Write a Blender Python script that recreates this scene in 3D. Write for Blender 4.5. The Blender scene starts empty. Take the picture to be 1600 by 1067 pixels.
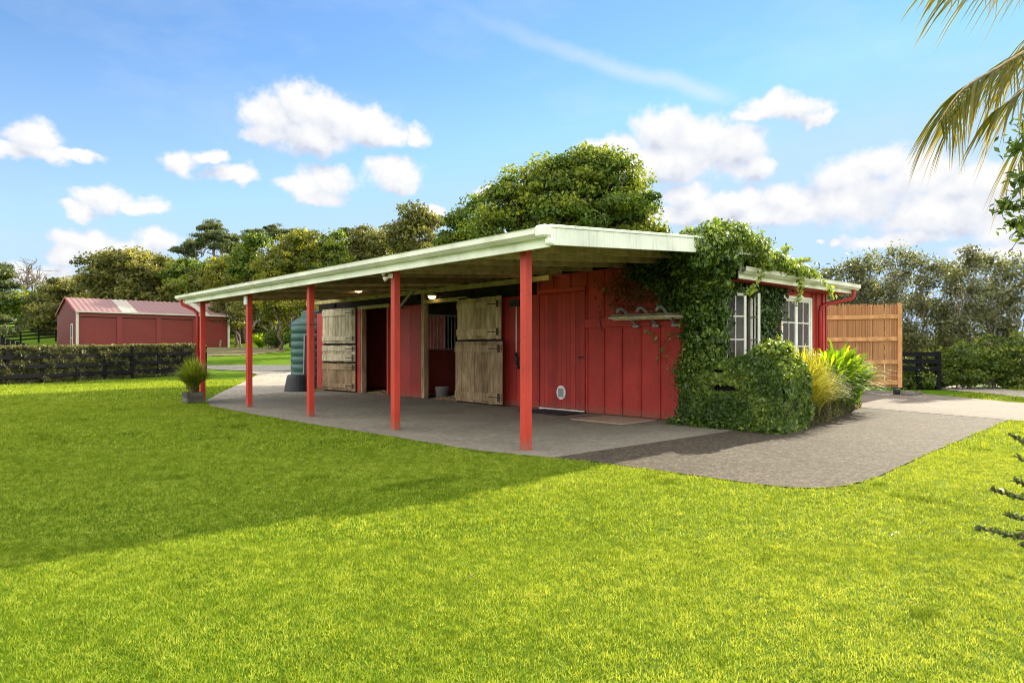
import bpy, math, random
import numpy as np
from mathutils import Vector, Matrix
from mathutils.geometry import delaunay_2d_cdt
R = math.radians
rng = np.random.default_rng(7)
random.seed(7)
sc = bpy.context.scene
COL = sc.collection
# ------------------------------------------------------------------ survey of the site
F_, HOR = 1075.0, 548.0
CAMZ = 1.15
CX, CY = 5.784, -5.494
CA, SA = .6737, .7389
def to_cam(x, y):
    dx, dy = x-CX, y-CY
    return dx*CA+dy*SA, -dx*SA+dy*CA
def to_world(l, D):
    return CX+l*CA-D*SA, CY+l*SA+D*CA
_TD = [0, 24, 31, 40, 52, 64, 90, 130, 400, 2000]
_TZ = [0, 0, .17, .72, 1.35, 1.48, 4.2, 7.4, 8, 8]
def ground_z(x, y):
    l, D = to_cam(np.asarray(x, float), np.asarray(y, float))
    z = np.interp(D, _TD, _TZ)
    t = np.clip((l/np.maximum(D, 1)+.15)/.35, 0, 1)
    k = 1-t*t*(3-2*t)
    return z*k
def gz(x, y): return float(ground_z(x, y))
def at_depth(px, py, D):
    x, y = to_world((px-800)/F_*D, D)
    return Vector((x, y, CAMZ+(HOR-py)/F_*D))
def on_ground(px, py):
    lo = 1.0
    D = 2.0
    while D < 300:
        p = at_depth(px, py, D)
        if p.z <= gz(p.x, p.y): break
        D += .1
    return p.x, p.y
def ray(px, py):
    a = (px-800)/F_
    return Vector((a*CA-SA, a*SA+CA, (HOR-py)/F_))
def on_y(px, py, c):
    d = ray(px, py); return Vector((CX, CY, CAMZ))+d*((c-CY)/d.y)
def on_x(px, py, c):
    d = ray(px, py); return Vector((CX, CY, CAMZ))+d*((c-CX)/d.x)
# ------------------------------------------------------------------ mesh helpers
LOC = {}
def tag(o, label=None, cat=None, group=None, kind=None):
    if label: o['label'] = label
    if cat: o['category'] = cat
    if group: o['group'] = group
    if kind: o['kind'] = kind
    return o
def empty(name, loc, label, cat, group=None):
    o = bpy.data.objects.new(name, None); COL.objects.link(o)
    o.location = loc; o.empty_display_size = .2
    LOC[o.name] = Vector(loc)
    return tag(o, label, cat, group)
class MB:
    def __init__(s): s.v = []; s.f = []; s.n = 0; s.tint = []
    def add(s, verts, faces):
        s.v.extend([tuple(v) for v in verts]); s.f.extend([[i+s.n for i in f] for f in faces]); s.n += len(verts)
    def obox(s, c, ax, ay, az):
        c = Vector(c); vs = []
        for i in (-1, 1):
            for j in (-1, 1):
                for k in (-1, 1): vs.append(c+ax*i+ay*j+az*k)
        s.add(vs, [(0, 1, 3, 2), (4, 6, 7, 5), (0, 4, 5, 1), (2, 3, 7, 6), (0, 2, 6, 4), (1, 5, 7, 3)])
    def box(s, x0, x1, y0, y1, z0, z1):
        s.obox(((x0+x1)/2, (y0+y1)/2, (z0+z1)/2), Vector((abs(x1-x0)/2, 0, 0)), Vector((0, abs(y1-y0)/2, 0)), Vector((0, 0, abs(z1-z0)/2)))
    def beam(s, p, q, w, h, up=(0, 0, 1)):
        p, q = Vector(p), Vector(q); d = (q-p); L = d.length; d.normalize()
        side = d.cross(Vector(up)).normalized(); u = side.cross(d)
        s.obox((p+q)/2, d*L/2, side*w/2, u*h/2)
    def tube(s, pts, r, seg=8, cap=True):
        pts = [Vector(p) for p in pts]; n = len(pts)
        rs = r if isinstance(r, (list, tuple)) else [r]*n
        vs = []; ref = None
        for i, p in enumerate(pts):
            d = (pts[min(i+1, n-1)]-pts[max(i-1, 0)]).normalized()
            if ref is None: ref = d.orthogonal().normalized()
            ref = (ref-d*ref.dot(d)).normalized(); b = d.cross(ref)
            for k in range(seg):
                a = 2*math.pi*k/seg; vs.append(p+(ref*math.cos(a)+b*math.sin(a))*rs[i])
        fs = []
        for i in range(n-1):
            for k in range(seg):
                k2 = (k+1) % seg; fs.append((i*seg+k, i*seg+k2, (i+1)*seg+k2, (i+1)*seg+k))
        if cap: fs.append(tuple(range(seg))[::-1]); fs.append(tuple((n-1)*seg+k for k in range(seg)))
        s.add(vs, fs)
    def lathe(s, c, prof, seg=24, cap=True):
        c = Vector(c); vs = []; fs = []; n = len(prof)
        for r, z in prof:
            for k in range(seg):
                a = 2*math.pi*k/seg; vs.append(c+Vector((r*math.cos(a), r*math.sin(a), z)))
        for i in range(n-1):
            for k in range(seg):
                k2 = (k+1) % seg; fs.append((i*seg+k, i*seg+k2, (i+1)*seg+k2, (i+1)*seg+k))
        if cap: fs.append(tuple(range(seg))[::-1]); fs.append(tuple((n-1)*seg+k for k in range(seg)))
        s.add(vs, fs)
    def build(s, name, mat, parent=None, bevel=0, smooth=False, loc=None, kind=None):
        off = LOC.get(parent.name, Vector()) if parent else (Vector(loc) if loc else Vector())
        me = bpy.data.meshes.new(name)
        me.from_pydata([tuple(Vector(v)-off) for v in s.v], [], s.f); me.update()
        me.materials.append(mat)
        if smooth:
            me.polygons.foreach_set('use_smooth', [True]*len(me.polygons))
        o = bpy.data.objects.new(name, me); COL.objects.link(o)
        if parent:
            o.parent = parent; LOC[o.name] = off
        else:
            o.location = off; LOC[o.name] = off
        if bevel:
            b = o.modifiers.new('bevel', 'BEVEL'); b.width = bevel; b.segments = 1; b.limit_method = 'ANGLE'
        if kind: o['kind'] = kind
        return o
def np_mesh(name, V, Fq, mat, parent=None, tint=None, loc=None, kind=None, smooth=False):
    """V (n,3); Fq (m,k) with k = 3 or 4; tint per vertex"""
    off = np.array(LOC.get(parent.name, Vector()) if parent else (loc if loc is not None else (0, 0, 0)), float)
    me = bpy.data.meshes.new(name)
    k = Fq.shape[1]
    me.vertices.add(len(V)); me.vertices.foreach_set('co', (V-off).astype(np.float32).ravel())
    me.loops.add(Fq.size); me.loops.foreach_set('vertex_index', Fq.astype(np.int32).ravel())
    me.polygons.add(len(Fq)); me.polygons.foreach_set('loop_start', np.arange(0, Fq.size, k, dtype=np.int32))
    me.polygons.foreach_set('loop_total', np.full(len(Fq), k, np.int32))
    me.update(calc_edges=True)
    if tint is not None:
        a = me.attributes.new('tint', 'FLOAT', 'POINT'); a.data.foreach_set('value', tint.astype(np.float32))
    me.materials.append(mat)
    if smooth: me.polygons.foreach_set('use_smooth', np.ones(len(Fq), bool))
    o = bpy.data.objects.new(name, me); COL.objects.link(o)
    if parent: o.parent = parent
    else: o.location = off
    LOC[o.name] = Vector(off)
    if kind: o['kind'] = kind
    return o
# ------------------------------------------------------------------ materials
def mat_new(name):
    m = bpy.data.materials.new(name); m.use_nodes = True
    nt = m.node_tree; nt.nodes.clear()
    out = nt.nodes.new('ShaderNodeOutputMaterial')
    return m, nt, out
class NT:
    def __init__(s, nt): s.nt = nt
    def n(s, t, **kw):
        nd = s.nt.nodes.new(t)
        for k, v in kw.items():
            if hasattr(nd, k): setattr(nd, k, v)
        return nd
    def l(s, a, b): s.nt.links.new(a, b)
    def coord(s, scale=(1, 1, 1), kind='Object'):
        tc = s.n('ShaderNodeTexCoord'); mp = s.n('ShaderNodeMapping'); mp.inputs['Scale'].default_value = scale
        s.l(tc.outputs[kind], mp.inputs[0]); return mp.outputs[0]
    def noise(s, vec, scale, detail=4, rough=.55, dist=0):
        nd = s.n('ShaderNodeTexNoise'); nd.inputs['Scale'].default_value = scale; nd.inputs['Detail'].default_value = detail
        nd.inputs['Roughness'].default_value = rough; nd.inputs['Distortion'].default_value = dist
        if vec is not None: s.l(vec, nd.inputs['Vector'])
        return nd.outputs['Fac']
    def ramp(s, fac, stops, interp='LINEAR'):
        nd = s.n('ShaderNodeValToRGB'); cr = nd.color_ramp; cr.interpolation = interp
        while len(cr.elements) < len(stops): cr.elements.new(.5)
        for e, (p, c) in zip(cr.elements, stops):
            e.position = p; e.color = (*c, 1) if len(c) == 3 else c
        s.l(fac, nd.inputs[0]); return nd.outputs[0]
    def mix(s, fac, a, b, mode='MIX'):
        nd = s.n('ShaderNodeMix'); nd.data_type = 'RGBA'; nd.blend_type = mode
        for sock, v in ((nd.inputs[0], fac), (nd.inputs[6], a), (nd.inputs[7], b)):
            if hasattr(v, 'links'): s.l(v, sock)
            elif isinstance(v, (int, float)): sock.default_value = v
            else: sock.default_value = (*v, 1)
        return nd.outputs[2]
    def math(s, op, a, b=None, c=None, clamp=False):
        nd = s.n('ShaderNodeMath'); nd.operation = op; nd.use_clamp = clamp
        for i, v in enumerate((a, b, c)):
            if v is None: continue
            if hasattr(v, 'links'): s.l(v, nd.inputs[i])
            else: nd.inputs[i].default_value = v
        return nd.outputs[0]
    def vmath(s, op, a, b=None, c=None):
        nd = s.n('ShaderNodeVectorMath'); nd.operation = op
        for i, v in enumerate((a, b, c)):
            if v is None: continue
            if hasattr(v, 'links'): s.l(v, nd.inputs[i])
            else: nd.inputs[i].default_value = v
        return nd
    def bump(s, h, strength=.3, dist=.01):
        nd = s.n('ShaderNodeBump'); nd.inputs['Strength'].default_value = strength; nd.inputs['Distance'].default_value = dist
        s.l(h, nd.inputs['Height']); return nd.outputs[0]
    def bsdf(s, out, col, rough=.6, normal=None, metal=0, spec=.5):
        p = s.n('ShaderNodeBsdfPrincipled')
        if hasattr(col, 'links'): s.l(col, p.inputs['Base Color'])
        else: p.inputs['Base Color'].default_value = (*col, 1)
        if hasattr(rough, 'links'): s.l(rough, p.inputs['Roughness'])
        else: p.inputs['Roughness'].default_value = rough
        p.inputs['Metallic'].default_value = metal
        p.inputs['Specular IOR Level'].default_value = spec
        if normal is not None: s.l(normal, p.inputs['Normal'])
        if out is not None: s.l(p.outputs[0], out.inputs[0])
        return p
def m_paint(name, col, wear=(.5, .4, .35), amount=.5, rough=.55, grime=(.1, .08, .05), streak=True, dirt=.45, splash=False):
    m, nt, out = mat_new(name); N = NT(nt)
    v = N.coord((1, 1, 1)); vs = N.coord((14, 14, 1.2) if streak else (1, 1, 1))
    big = N.noise(v, 1.7, 5); st = N.noise(vs, 2.2, 6, .65); fine = N.noise(N.coord((17, 17, 4)), 3, 6, .72)
    c = N.mix(N.ramp(big, [(.3, (0, 0, 0)), (.75, (1, 1, 1))]), tuple(k*.82 for k in col), tuple(min(1, k*1.15) for k in col))
    ge = N.n('ShaderNodeNewGeometry'); c = N.mix(ge.outputs['Random Per Island'], N.mix(1.0, c, (.80, .74, .76), 'MULTIPLY'), N.mix(1.0, c, (1.15, 1.2, 1.2), 'MULTIPLY'))
    c = N.mix(N.math('MULTIPLY', N.ramp(st, [(.5, (0, 0, 0)), (.75, (1, 1, 1))]), dirt), c, grime)
    c = N.mix(N.math('MULTIPLY', N.ramp(fine, [(.66, (0, 0, 0)), (.72, (1, 1, 1))]), amount), c, wear)
    if splash:
        tcx = N.n('ShaderNodeTexCoord'); sx = N.n('ShaderNodeSeparateXYZ'); N.l(tcx.outputs['Object'], sx.inputs[0])
        hz_ = N.math('ADD', sx.outputs[2], N.math('MULTIPLY_ADD', N.noise(N.coord((5, 5, 2)), 3, 5, .7), -.55, .27))
        c = N.mix(N.math('MULTIPLY', N.ramp(hz_, [(0, (1, 1, 1)), (.16, (0, 0, 0))]), .6), c, (.20, .13, .085))
        vn = N.n('ShaderNodeTexVoronoi'); vn.inputs['Scale'].default_value = 7; N.l(N.coord((1, .1, .55)), vn.inputs['Vector'])
        c = N.mix(N.ramp(vn.outputs['Distance'], [(.05, (.8, .8, .8)), (.075, (0, 0, 0))]), c, (.11, .03, .025))
    b = N.bump(N.math('ADD', st, fine), .25, .006)
    N.bsdf(out, c, rough, b, spec=.28)
    return m
def m_wood(name, c1, c2, c3, grain=(18, 18, 1.0), rough=.85, knots=True, vary=False):
    m, nt, out = mat_new(name); N = NT(nt)
    g = N.noise(N.coord(grain), 2.5, 7, .7, .6); big = N.noise(N.coord((5, 5, 2)), 1.3, 4)
    c = N.ramp(g, [(.25, c1), (.5, c2), (.75, c3)])
    c = N.mix(N.ramp(big, [(.35, (0, 0, 0)), (.7, (.55, .55, .55))]), c, tuple(k*.5 for k in c1))
    if knots:
        vo = N.n('ShaderNodeTexVoronoi'); vo.inputs['Scale'].default_value = 3.3; N.l(N.coord((2.4, 2.4, 1.6)), vo.inputs['Vector'])
        kn = N.ramp(vo.outputs['Distance'], [(.05, (1, 1, 1)), (.11, (0, 0, 0))])
        c = N.mix(N.math('MULTIPLY', kn, .8), c, (.035, .02, .01))
    ge = N.n('ShaderNodeNewGeometry'); c = N.mix(ge.outputs['Random Per Island'], N.mix(1.0, c, (.72, .69, .66), 'MULTIPLY'), N.mix(1.0, c, (1.15, 1.15, 1.15), 'MULTIPLY'))
    oi = N.n('ShaderNodeObjectInfo'); c = N.mix(oi.outputs['Random'], N.mix(1.0, c, (.38, .34, .30), 'MULTIPLY'), N.mix(1.0, c, (1.2, 1.2, 1.2), 'MULTIPLY')) if vary else c
    N.bsdf(out, c, rough, N.bump(g, .5, .006), spec=.25)
    return m
def m_plain(name, col, rough=.5, metal=0, var=.15, scale=6, bump=.1, spec=.5):
    m, nt, out = mat_new(name); N = NT(nt)
    n = N.noise(N.coord(), scale, 5)
    c = N.mix(n, tuple(k*(1-var) for k in col), tuple(min(1, k*(1+var)) for k in col))
    N.bsdf(out, c, rough, N.bump(n, bump, .01), metal, spec)
    return m
def m_leaf(name, dark, mid, light, transl=.35, rough=.5, spec=.35, warm=(1.5, 1.35, .55)):
    m, nt, out = mat_new(name); N = NT(nt)
    at = N.n('ShaderNodeAttribute'); at.attribute_name = 'tint'
    c = N.ramp(at.outputs['Fac'], [(0, dark), (.5, mid), (1, light)])
    p = N.bsdf(None, c, rough, spec=spec)
    t = N.n('ShaderNodeBsdfTranslucent')
    c2 = N.mix(1.0, c, warm, 'MULTIPLY')
    N.l(c2, t.inputs[0])
    mx = N.n('ShaderNodeMixShader'); mx.inputs[0].default_value = transl
    N.l(p.outputs[0], mx.inputs[1]); N.l(t.outputs[0], mx.inputs[2]); N.l(mx.outputs[0], out.inputs[0])
    return m
def m_emit(name, col, st):
    m, nt, out = mat_new(name); N = NT(nt)
    p = N.bsdf(out, (.8, .8, .75), .4); p.inputs['Emission Color'].default_value = (*col, 1); p.inputs['Emission Strength'].default_value = st
    return m
def m_glass(name, tint=(.75, .8, .8)):
    m, nt, out = mat_new(name); N = NT(nt)
    t = N.n('ShaderNodeBsdfTransparent'); t.inputs[0].default_value = (*tint, 1)
    g = N.n('ShaderNodeBsdfGlossy'); g.inputs['Roughness'].default_value = .02
    fr = N.n('ShaderNodeFresnel'); fr.inputs[0].default_value = 1.5
    wv = N.bump(N.noise(N.coord(), 3, 2), .05, .02); N.l(wv, g.inputs['Normal'])
    mx = N.n('ShaderNodeMixShader'); N.l(N.math('MULTIPLY_ADD', fr.outputs[0], .35, .01, clamp=True), mx.inputs[0])
    N.l(t.outputs[0], mx.inputs[1]); N.l(g.outputs[0], mx.inputs[2]); N.l(mx.outputs[0], out.inputs[0])
    return m
M = {}
M['red'] = m_paint('red wall paint', (.43, .042, .031), splash=True, wear=(.55, .28, .22), amount=.8, grime=(.16, .012, .012))
M['redpost'] = m_paint('red post paint', (.49, .046, .026), splash=True, wear=(.7, .4, .33), amount=.9, grime=(.26, .025, .02), rough=.45)
M['redpipe'] = m_paint('red pipe paint', (.40, .03, .026), rough=.35, amount=.1, grime=(.2, .02, .02))
M['maroon'] = m_plain('maroon steel', (.215, .026, .020), .5, 0, .12, 2)
M['white'] = m_paint('weathered white paint', (.78, .80, .70), wear=(.22, .2, .14), amount=.55, grime=(.42, .46, .28), dirt=.6)
M['gutter'] = m_paint('lichen white gutter', (.80, .80, .68), wear=(.20, .22, .10), amount=.8, grime=(.45, .48, .26), dirt=.6, streak=False)
M['frame'] = m_paint('white window paint', (.80, .80, .73), wear=(.4, .38, .3), amount=.3, grime=(.5, .5, .4), rough=.4)
M['wood_pale'] = m_wood('bleached timber', (.26, .20, .11), (.60, .53, .37), (.78, .73, .57))
M['wood_warm'] = m_wood('weathered brown timber', (.13, .08, .04), (.38, .27, .15), (.60, .50, .34))
M['wood_gold'] = m_wood('weathered straw timber', (.24, .15, .06), (.56, .42, .22), (.72, .60, .38))
M['rafter'] = m_wood('rafter timber', (.26, .18, .10), (.54, .40, .25), (.70, .56, .38), grain=(3, 1, 22), vary=True)
M['mossy'] = m_wood('mossy beam', (.22, .17, .06), (.46, .38, .16), (.60, .54, .26), grain=(1, 20, 20))
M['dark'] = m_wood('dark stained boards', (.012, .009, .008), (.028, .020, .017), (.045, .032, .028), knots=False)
M['steel'] = m_plain('galvanised steel', (.30, .33, .34), .5, .3, .2, 14)
M['bars'] = m_plain('grille bars', (.75, .75, .72), .5, 0, .1, 14)
M['iron'] = m_plain('black iron', (.03, .025, .022), .6, .3)
M['roofsheet'] = m_paint('weathered roof sheet', (.42, .43, .40), wear=(.12, .12, .07), amount=.8, grime=(.16, .16, .09), dirt=.6, streak=False)
M['underroof'] = m_plain('roof underside', (.12, .085, .06), .8, 0, .35, 3)
M['tank'] = m_plain('green polymer', (.018, .080, .066), .38, 0, .18, 2.5, .05)
M['blackplastic'] = m_plain('black rubber', (.012, .013, .017), .5, 0, .3)
M['mat'] = m_plain('dark door mat', (.018, .017, .018), .95, 0, .4, 60, .6)
M['tanmat'] = m_plain('tan mat', (.40, .30, .21), .95, 0, .2, 50, .5)
M['bamboo'] = m_wood('bamboo screen', (.26, .105, .028), (.50, .235, .075), (.64, .35, .13), grain=(60, 60, 1.5), knots=False)
M['gatewood'] = m_wood('honey timber', (.34, .17, .06), (.56, .32, .13), (.66, .42, .20), grain=(2, 2, 30))
M['blackrail'] = m_plain('black fence paint', (.009, .009, .011), .8, 0, .4, 9, spec=.12)
M['greywood'] = m_wood('grey planter timber', (.07, .065, .055), (.15, .145, .12), (.24, .23, .19), grain=(1, 1, 20))
M['bark'] = m_wood('bark', (.055, .04, .03), (.14, .11, .08), (.22, .185, .14), grain=(6, 6, 1), knots=False)
M['palebark'] = m_wood('pale bark', (.14, .115, .09), (.28, .24, .19), (.4, .36, .3), grain=(6, 6, 1), knots=False)
M['glass'] = m_glass('window glass')
M['curtain'] = m_plain('cream curtain', (.17, .15, .115), .9, 0, .3, 3)
M['lampglow'] = m_emit('lamp glow', (1, .72, .35), 1.6)
M['lampwhite'] = m_plain('lamp plastic', (.78, .74, .6), .35)
M['whiteplastic'] = m_plain('white plastic', (.8, .8, .78), .35, 0, .05)
M['flap'] = m_plain('cat flap panel', (.30, .33, .30), .25)
M['stallred'] = m_paint('scuffed stall paint', (.50, .085, .06), wear=(.6, .4, .3), amount=.7, grime=(.2, .06, .04))
M['stallwood'] = m_wood('stall boards', (.10, .06, .045), (.22, .15, .11), (.34, .25, .19), knots=False)
M['shavings'] = m_plain('straw', (.48, .36, .20), .9, 0, .35, 30)
M['zinc'] = m_plain('zinc bucket', (.25, .25, .24), .5, .3, .3, 9)
M['rock'] = m_plain('rock', (.13, .115, .095), .9, 0, .4, 7, .8)
M['flash'] = m_plain('pale roof light', (.42, .38, .30), .6)
M['trimw'] = m_plain('cream trim', (.60, .57, .48), .6)
# shed cladding with profile ridges
def m_profile(name, col, axis, freq, rough=.5):
    m, nt, out = mat_new(name); N = NT(nt)
    tc = N.n('ShaderNodeTexCoord'); sx = N.n('ShaderNodeSeparateXYZ'); N.l(tc.outputs['Object'], sx.inputs[0])
    w = N.math('SINE', N.math('MULTIPLY', sx.outputs[axis], freq))
    n = N.noise(N.coord(), .6, 4)
    c = N.mix(n, tuple(k*.85 for k in col), tuple(k*1.12 for k in col))
    N.bsdf(out, c, rough, N.bump(w, .6, .02))
    return m
M['rollerdoor'] = m_profile('maroon roller door', (.25, .026, .025), 2, 60)
# ground surfaces
def m_ground(name):
    m, nt, out = mat_new(name); N = NT(nt)
    v = N.coord()
    a = N.noise(v, .35, 5); b = N.noise(v, 2.2, 5, .6); f = N.noise(v, 45, 6, .75); ff = N.noise(v, 160, 3, .7)
    c = N.ramp(b, [(.3, (.055, .12, .003)), (.55, (.095, .185, .004)), (.8, (.15, .24, .008))])
    c = N.mix(N.math('MULTIPLY', N.ramp(a, [(.42, (0, 0, 0)), (.7, (1, 1, 1))]), .6), c, (.14, .20, .008))
    c = N.mix(N.ramp(f, [(.35, (.6, .6, .6)), (.6, (0, 0, 0))]), c, (.035, .075, .004))
    c = N.mix(N.ramp(ff, [(.55, (0, 0, 0)), (.85, (.4, .4, .4))]), c, (.24, .32, .03))
    N.bsdf(out, c, .8, N.bump(N.math('ADD', f, ff), .5, .03), spec=.05)
    return m
M['ground'] = m_ground('lawn soil')
def m_conc(name, base, spotty=.5, fine=120, darkp=.35, warm=(.16, .13, .09)):
    m, nt, out = mat_new(name); N = NT(nt)
    v = N.coord()
    a = N.noise(v, .55, 5, .6, .3); b = N.noise(v, 2.7, 6, .65); f = N.noise(v, fine, 5, .8); sp = N.noise(v, 38, 4, .8)
    c = N.mix(N.ramp(a, [(.35, (0, 0, 0)), (.65, (1, 1, 1))]), tuple(k*.78 for k in base), tuple(k*1.12 for k in base))
    c = N.mix(N.math('MULTIPLY', N.ramp(b, [(.45, (0, 0, 0)), (.75, (1, 1, 1))]), darkp), c, warm)
    c = N.mix(N.math('MULTIPLY', N.ramp(f, [(.35, (1, 1, 1)), (.5, (0, 0, 0))]), spotty), c, tuple(k*.3 for k in base))
    c = N.mix(N.math('MULTIPLY', N.ramp(f, [(.58, (0, 0, 0)), (.68, (1, 1, 1))]), spotty), c, tuple(min(1, k*2.0) for k in base))
    c = N.mix(N.math('MULTIPLY', N.ramp(sp, [(.62, (0, 0, 0)), (.72, (1, 1, 1))]), spotty*.5), c, tuple(k*.45 for k in base))
    for sc_, am in ((fine*.9, spotty), (fine*.45, spotty*.35)):
        vs_ = N.n('ShaderNodeTexVoronoi'); vs_.inputs['Scale'].default_value = sc_; N.l(v, vs_.inputs['Vector'])
        sp_ = N.n('ShaderNodeSeparateColor'); N.l(vs_.outputs['Color'], sp_.inputs[0])
        c = N.mix(N.math('MULTIPLY', N.ramp(sp_.outputs[0], [(0, (1, 1, 1)), (.45, (0, 0, 0))]), am), c, tuple(k*.35 for k in base))
        c = N.mix(N.math('MULTIPLY', N.ramp(sp_.outputs[1], [(.6, (0, 0, 0)), (1, (1, 1, 1))]), am), c, tuple(min(1, k*1.9) for k in base))
    g1 = N.noise(v, 11, 8, .78); g2 = N.noise(N.coord((1, 3.5, 1)), 5, 7, .75)
    c = N.mix(N.math('MULTIPLY', N.ramp(g1, [(.42, (1, 1, 1)), (.52, (0, 0, 0))]), .42), c, tuple(k*.5 for k in base))
    c = N.mix(N.math('MULTIPLY', N.ramp(g2, [(.50, (0, 0, 0)), (.64, (1, 1, 1))]), .38), c, tuple(min(1, k*1.65) for k in base))
    g3 = N.noise(v, .9, 6, .7, .6)
    c = N.mix(N.math('MULTIPLY', N.ramp(g3, [(.50, (0, 0, 0)), (.66, (1, 1, 1))]), .5), c, tuple(k*.62 for k in base))
    vo = N.n('ShaderNodeTexVoronoi'); vo.feature = 'DISTANCE_TO_EDGE'; vo.inputs['Scale'].default_value = .42
    dv = N.vmath('ADD', N.coord((1, 1, 1)), None)
    nz = N.n('ShaderNodeTexNoise'); nz.inputs['Scale'].default_value = 2.2; nz.inputs['Detail'].default_value = 5; N.l(v, nz.inputs['Vector'])
    N.l(N.vmath('SCALE', nz.outputs['Color']).outputs[0], dv.inputs[1]); N.l(dv.outputs[0], vo.inputs['Vector'])
    cr = N.ramp(vo.outputs['Distance'], [(0, (1, 1, 1)), (.0035, (0, 0, 0))])
    c = N.mix(N.math('MULTIPLY', cr, .55), c, tuple(k*.35 for k in base))
    N.bsdf(out, c, .88, N.bump(N.math('ADD', f, sp), .5, .008), spec=.08)
    return m
M['slab'] = m_conc('veranda concrete', (.27, .25, .198), .35, 85, .55, (.18, .148, .088))
M['apron'] = m_conc('apron asphalt', (.098, .083, .062), .85, 50, .6, (.050, .038, .024))
M['drive'] = m_conc('pale drive', (.20, .178, .145), .35, 50, .4, (.14, .115, .085))
M['gravel'] = m_conc('pale gravel', (.36, .325, .26), .6, 26, .3, (.24, .20, .14))
M['darkstrip'] = m_conc('grey road', (.15, .145, .135), .5, 30, .2)
M['dirt'] = m_conc('dirt', (.17, .15, .075), .7, 14, .8, (.07, .10, .02))
M['joint'] = m_plain('joint', (.21, .195, .16), .9, 0, .6, 9)
# foliage
M['ivy'] = m_leaf('ivy leaf', (.020, .052, .010), (.095, .180, .026), (.36, .45, .07), .34, .38, .5)
M['ivy_dead'] = m_leaf('withered leaf', (.10, .035, .012), (.22, .07, .02), (.32, .15, .05), .3)
M['tree_deep'] = m_leaf('deep green leaf', (.030, .068, .008), (.098, .170, .015), (.29, .33, .03), .42)
M['tree_olive'] = m_leaf('olive leaf', (.055, .066, .018), (.155, .172, .044), (.36, .34, .09), .45)
M['tree_yellow'] = m_leaf('yellow green leaf', (.07, .095, .012), (.19, .22, .026), (.42, .41, .05), .45)
M['pine'] = m_leaf('pine needles', (.045, .068, .026), (.10, .135, .05), (.20, .235, .08), .3)
M['shrub'] = m_leaf('shrub leaf', (.05, .060, .028), (.125, .145, .065), (.31, .33, .17), .40, .4, .4)
M['shrub_low'] = m_leaf('glossy leaf', (.035, .07, .010), (.10, .17, .022), (.26, .31, .05), .4, .4, .4)
M['hedge'] = m_leaf('hedge leaf', (.035, .042, .014), (.095, .10, .034), (.28, .26, .10), .35)
M['strap'] = m_leaf('strap leaf', (.05, .13, .006), (.18, .34, .010), (.55, .62, .03), .5, .4, .4)
M['yellowgrass'] = m_leaf('golden grass', (.13, .17, .012), (.34, .36, .03), (.66, .62, .14), .45)
M['tussock'] = m_leaf('tussock blade', (.07, .12, .010), (.19, .28, .02), (.45, .48, .08), .45)
M['palm'] = m_leaf('palm leaflet', (.04, .06, .010), (.13, .14, .018), (.34, .25, .03), .45, .4)
M['lawn'] = m_leaf('grass blade', (.075, .135, .010), (.195, .315, .026), (.43, .54, .095), .40, .7, .05, warm=(1.9, 1.35, .6))
M['dry'] = m_leaf('dry blade', (.2, .15, .07), (.33, .27, .13), (.45, .4, .22), .4)

# ------------------------------------------------------------------ camera, world, sun
cam = bpy.data.cameras.new('camera'); camo = bpy.data.objects.new('camera', cam); COL.objects.link(camo)
camo.location = (CX, CY, CAMZ); camo.rotation_euler = (R(90), 0, math.atan2(SA, CA))
cam.sensor_width = 36; cam.lens = F_/1600*36; cam.shift_y = 14.5/1600; cam.clip_end = 4000; cam.clip_start = .05
sc.camera = camo
SUN_EL, SUN_AZ = R(25), math.atan2(-.12, 1.0)
sun_dir = Vector((math.sin(SUN_AZ)*math.cos(SUN_EL), math.cos(SUN_AZ)*math.cos(SUN_EL), math.sin(SUN_EL)))
sd = bpy.data.lights.new('sun', 'SUN'); so = bpy.data.objects.new('sun', sd); COL.objects.link(so)
sd.energy = 4.1; sd.angle = R(.6); sd.color = (1, .90, .72)
so.rotation_euler = (-sun_dir).to_track_quat('-Z', 'Y').to_euler(); so.location = (0, 20, 30)
w = bpy.data.worlds.new('World'); sc.world = w; w.use_nodes = True
nt = w.node_tree; nt.nodes.clear(); N = NT(nt)
wo = N.n('ShaderNodeOutputWorld'); bg = N.n('ShaderNodeBackground'); N.l(bg.outputs[0], wo.inputs[0])
sky = N.n('ShaderNodeTexSky'); sky.sky_type = 'NISHITA'; sky.sun_disc = False
sky.sun_elevation = SUN_EL; sky.sun_rotation = SUN_AZ; sky.altitude = 0; sky.air_density = 1.0; sky.dust_density = 0; sky.ozone_density = 2.5
SKY_S = .075
bg.inputs[1].default_value = SKY_S
tc = N.n('ShaderNodeTexCoord'); d = N.vmath('NORMALIZE', tc.outputs['Generated']).outputs[0]
lr = N.vmath('DOT_PRODUCT', d, (CA, SA, 0)).outputs['Value']; fw = N.vmath('DOT_PRODUCT', d, (-SA, CA, 0)).outputs['Value']
az = N.math('ARCTAN2', lr, fw)
sz = N.n('ShaderNodeSeparateXYZ'); N.l(d, sz.inputs[0])
el = N.math('ARCSINE', sz.outputs[2])
cb = N.n('ShaderNodeCombineXYZ'); N.l(az, cb.inputs[0]); N.l(el, cb.inputs[1])
P0 = cb.outputs[0]
nz = N.n('ShaderNodeTexNoise'); nz.inputs['Scale'].default_value = 19; nz.inputs['Detail'].default_value = 9; nz.inputs['Roughness'].default_value = .56; N.l(P0, nz.inputs['Vector'])
off = N.vmath('SUBTRACT', nz.outputs['Color'], (.5, .5, .5)).outputs[0]
offs = N.vmath('MULTIPLY', off, (.058, .046, 0)).outputs[0]
P1 = N.vmath('ADD', P0, offs).outputs[0]
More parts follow.
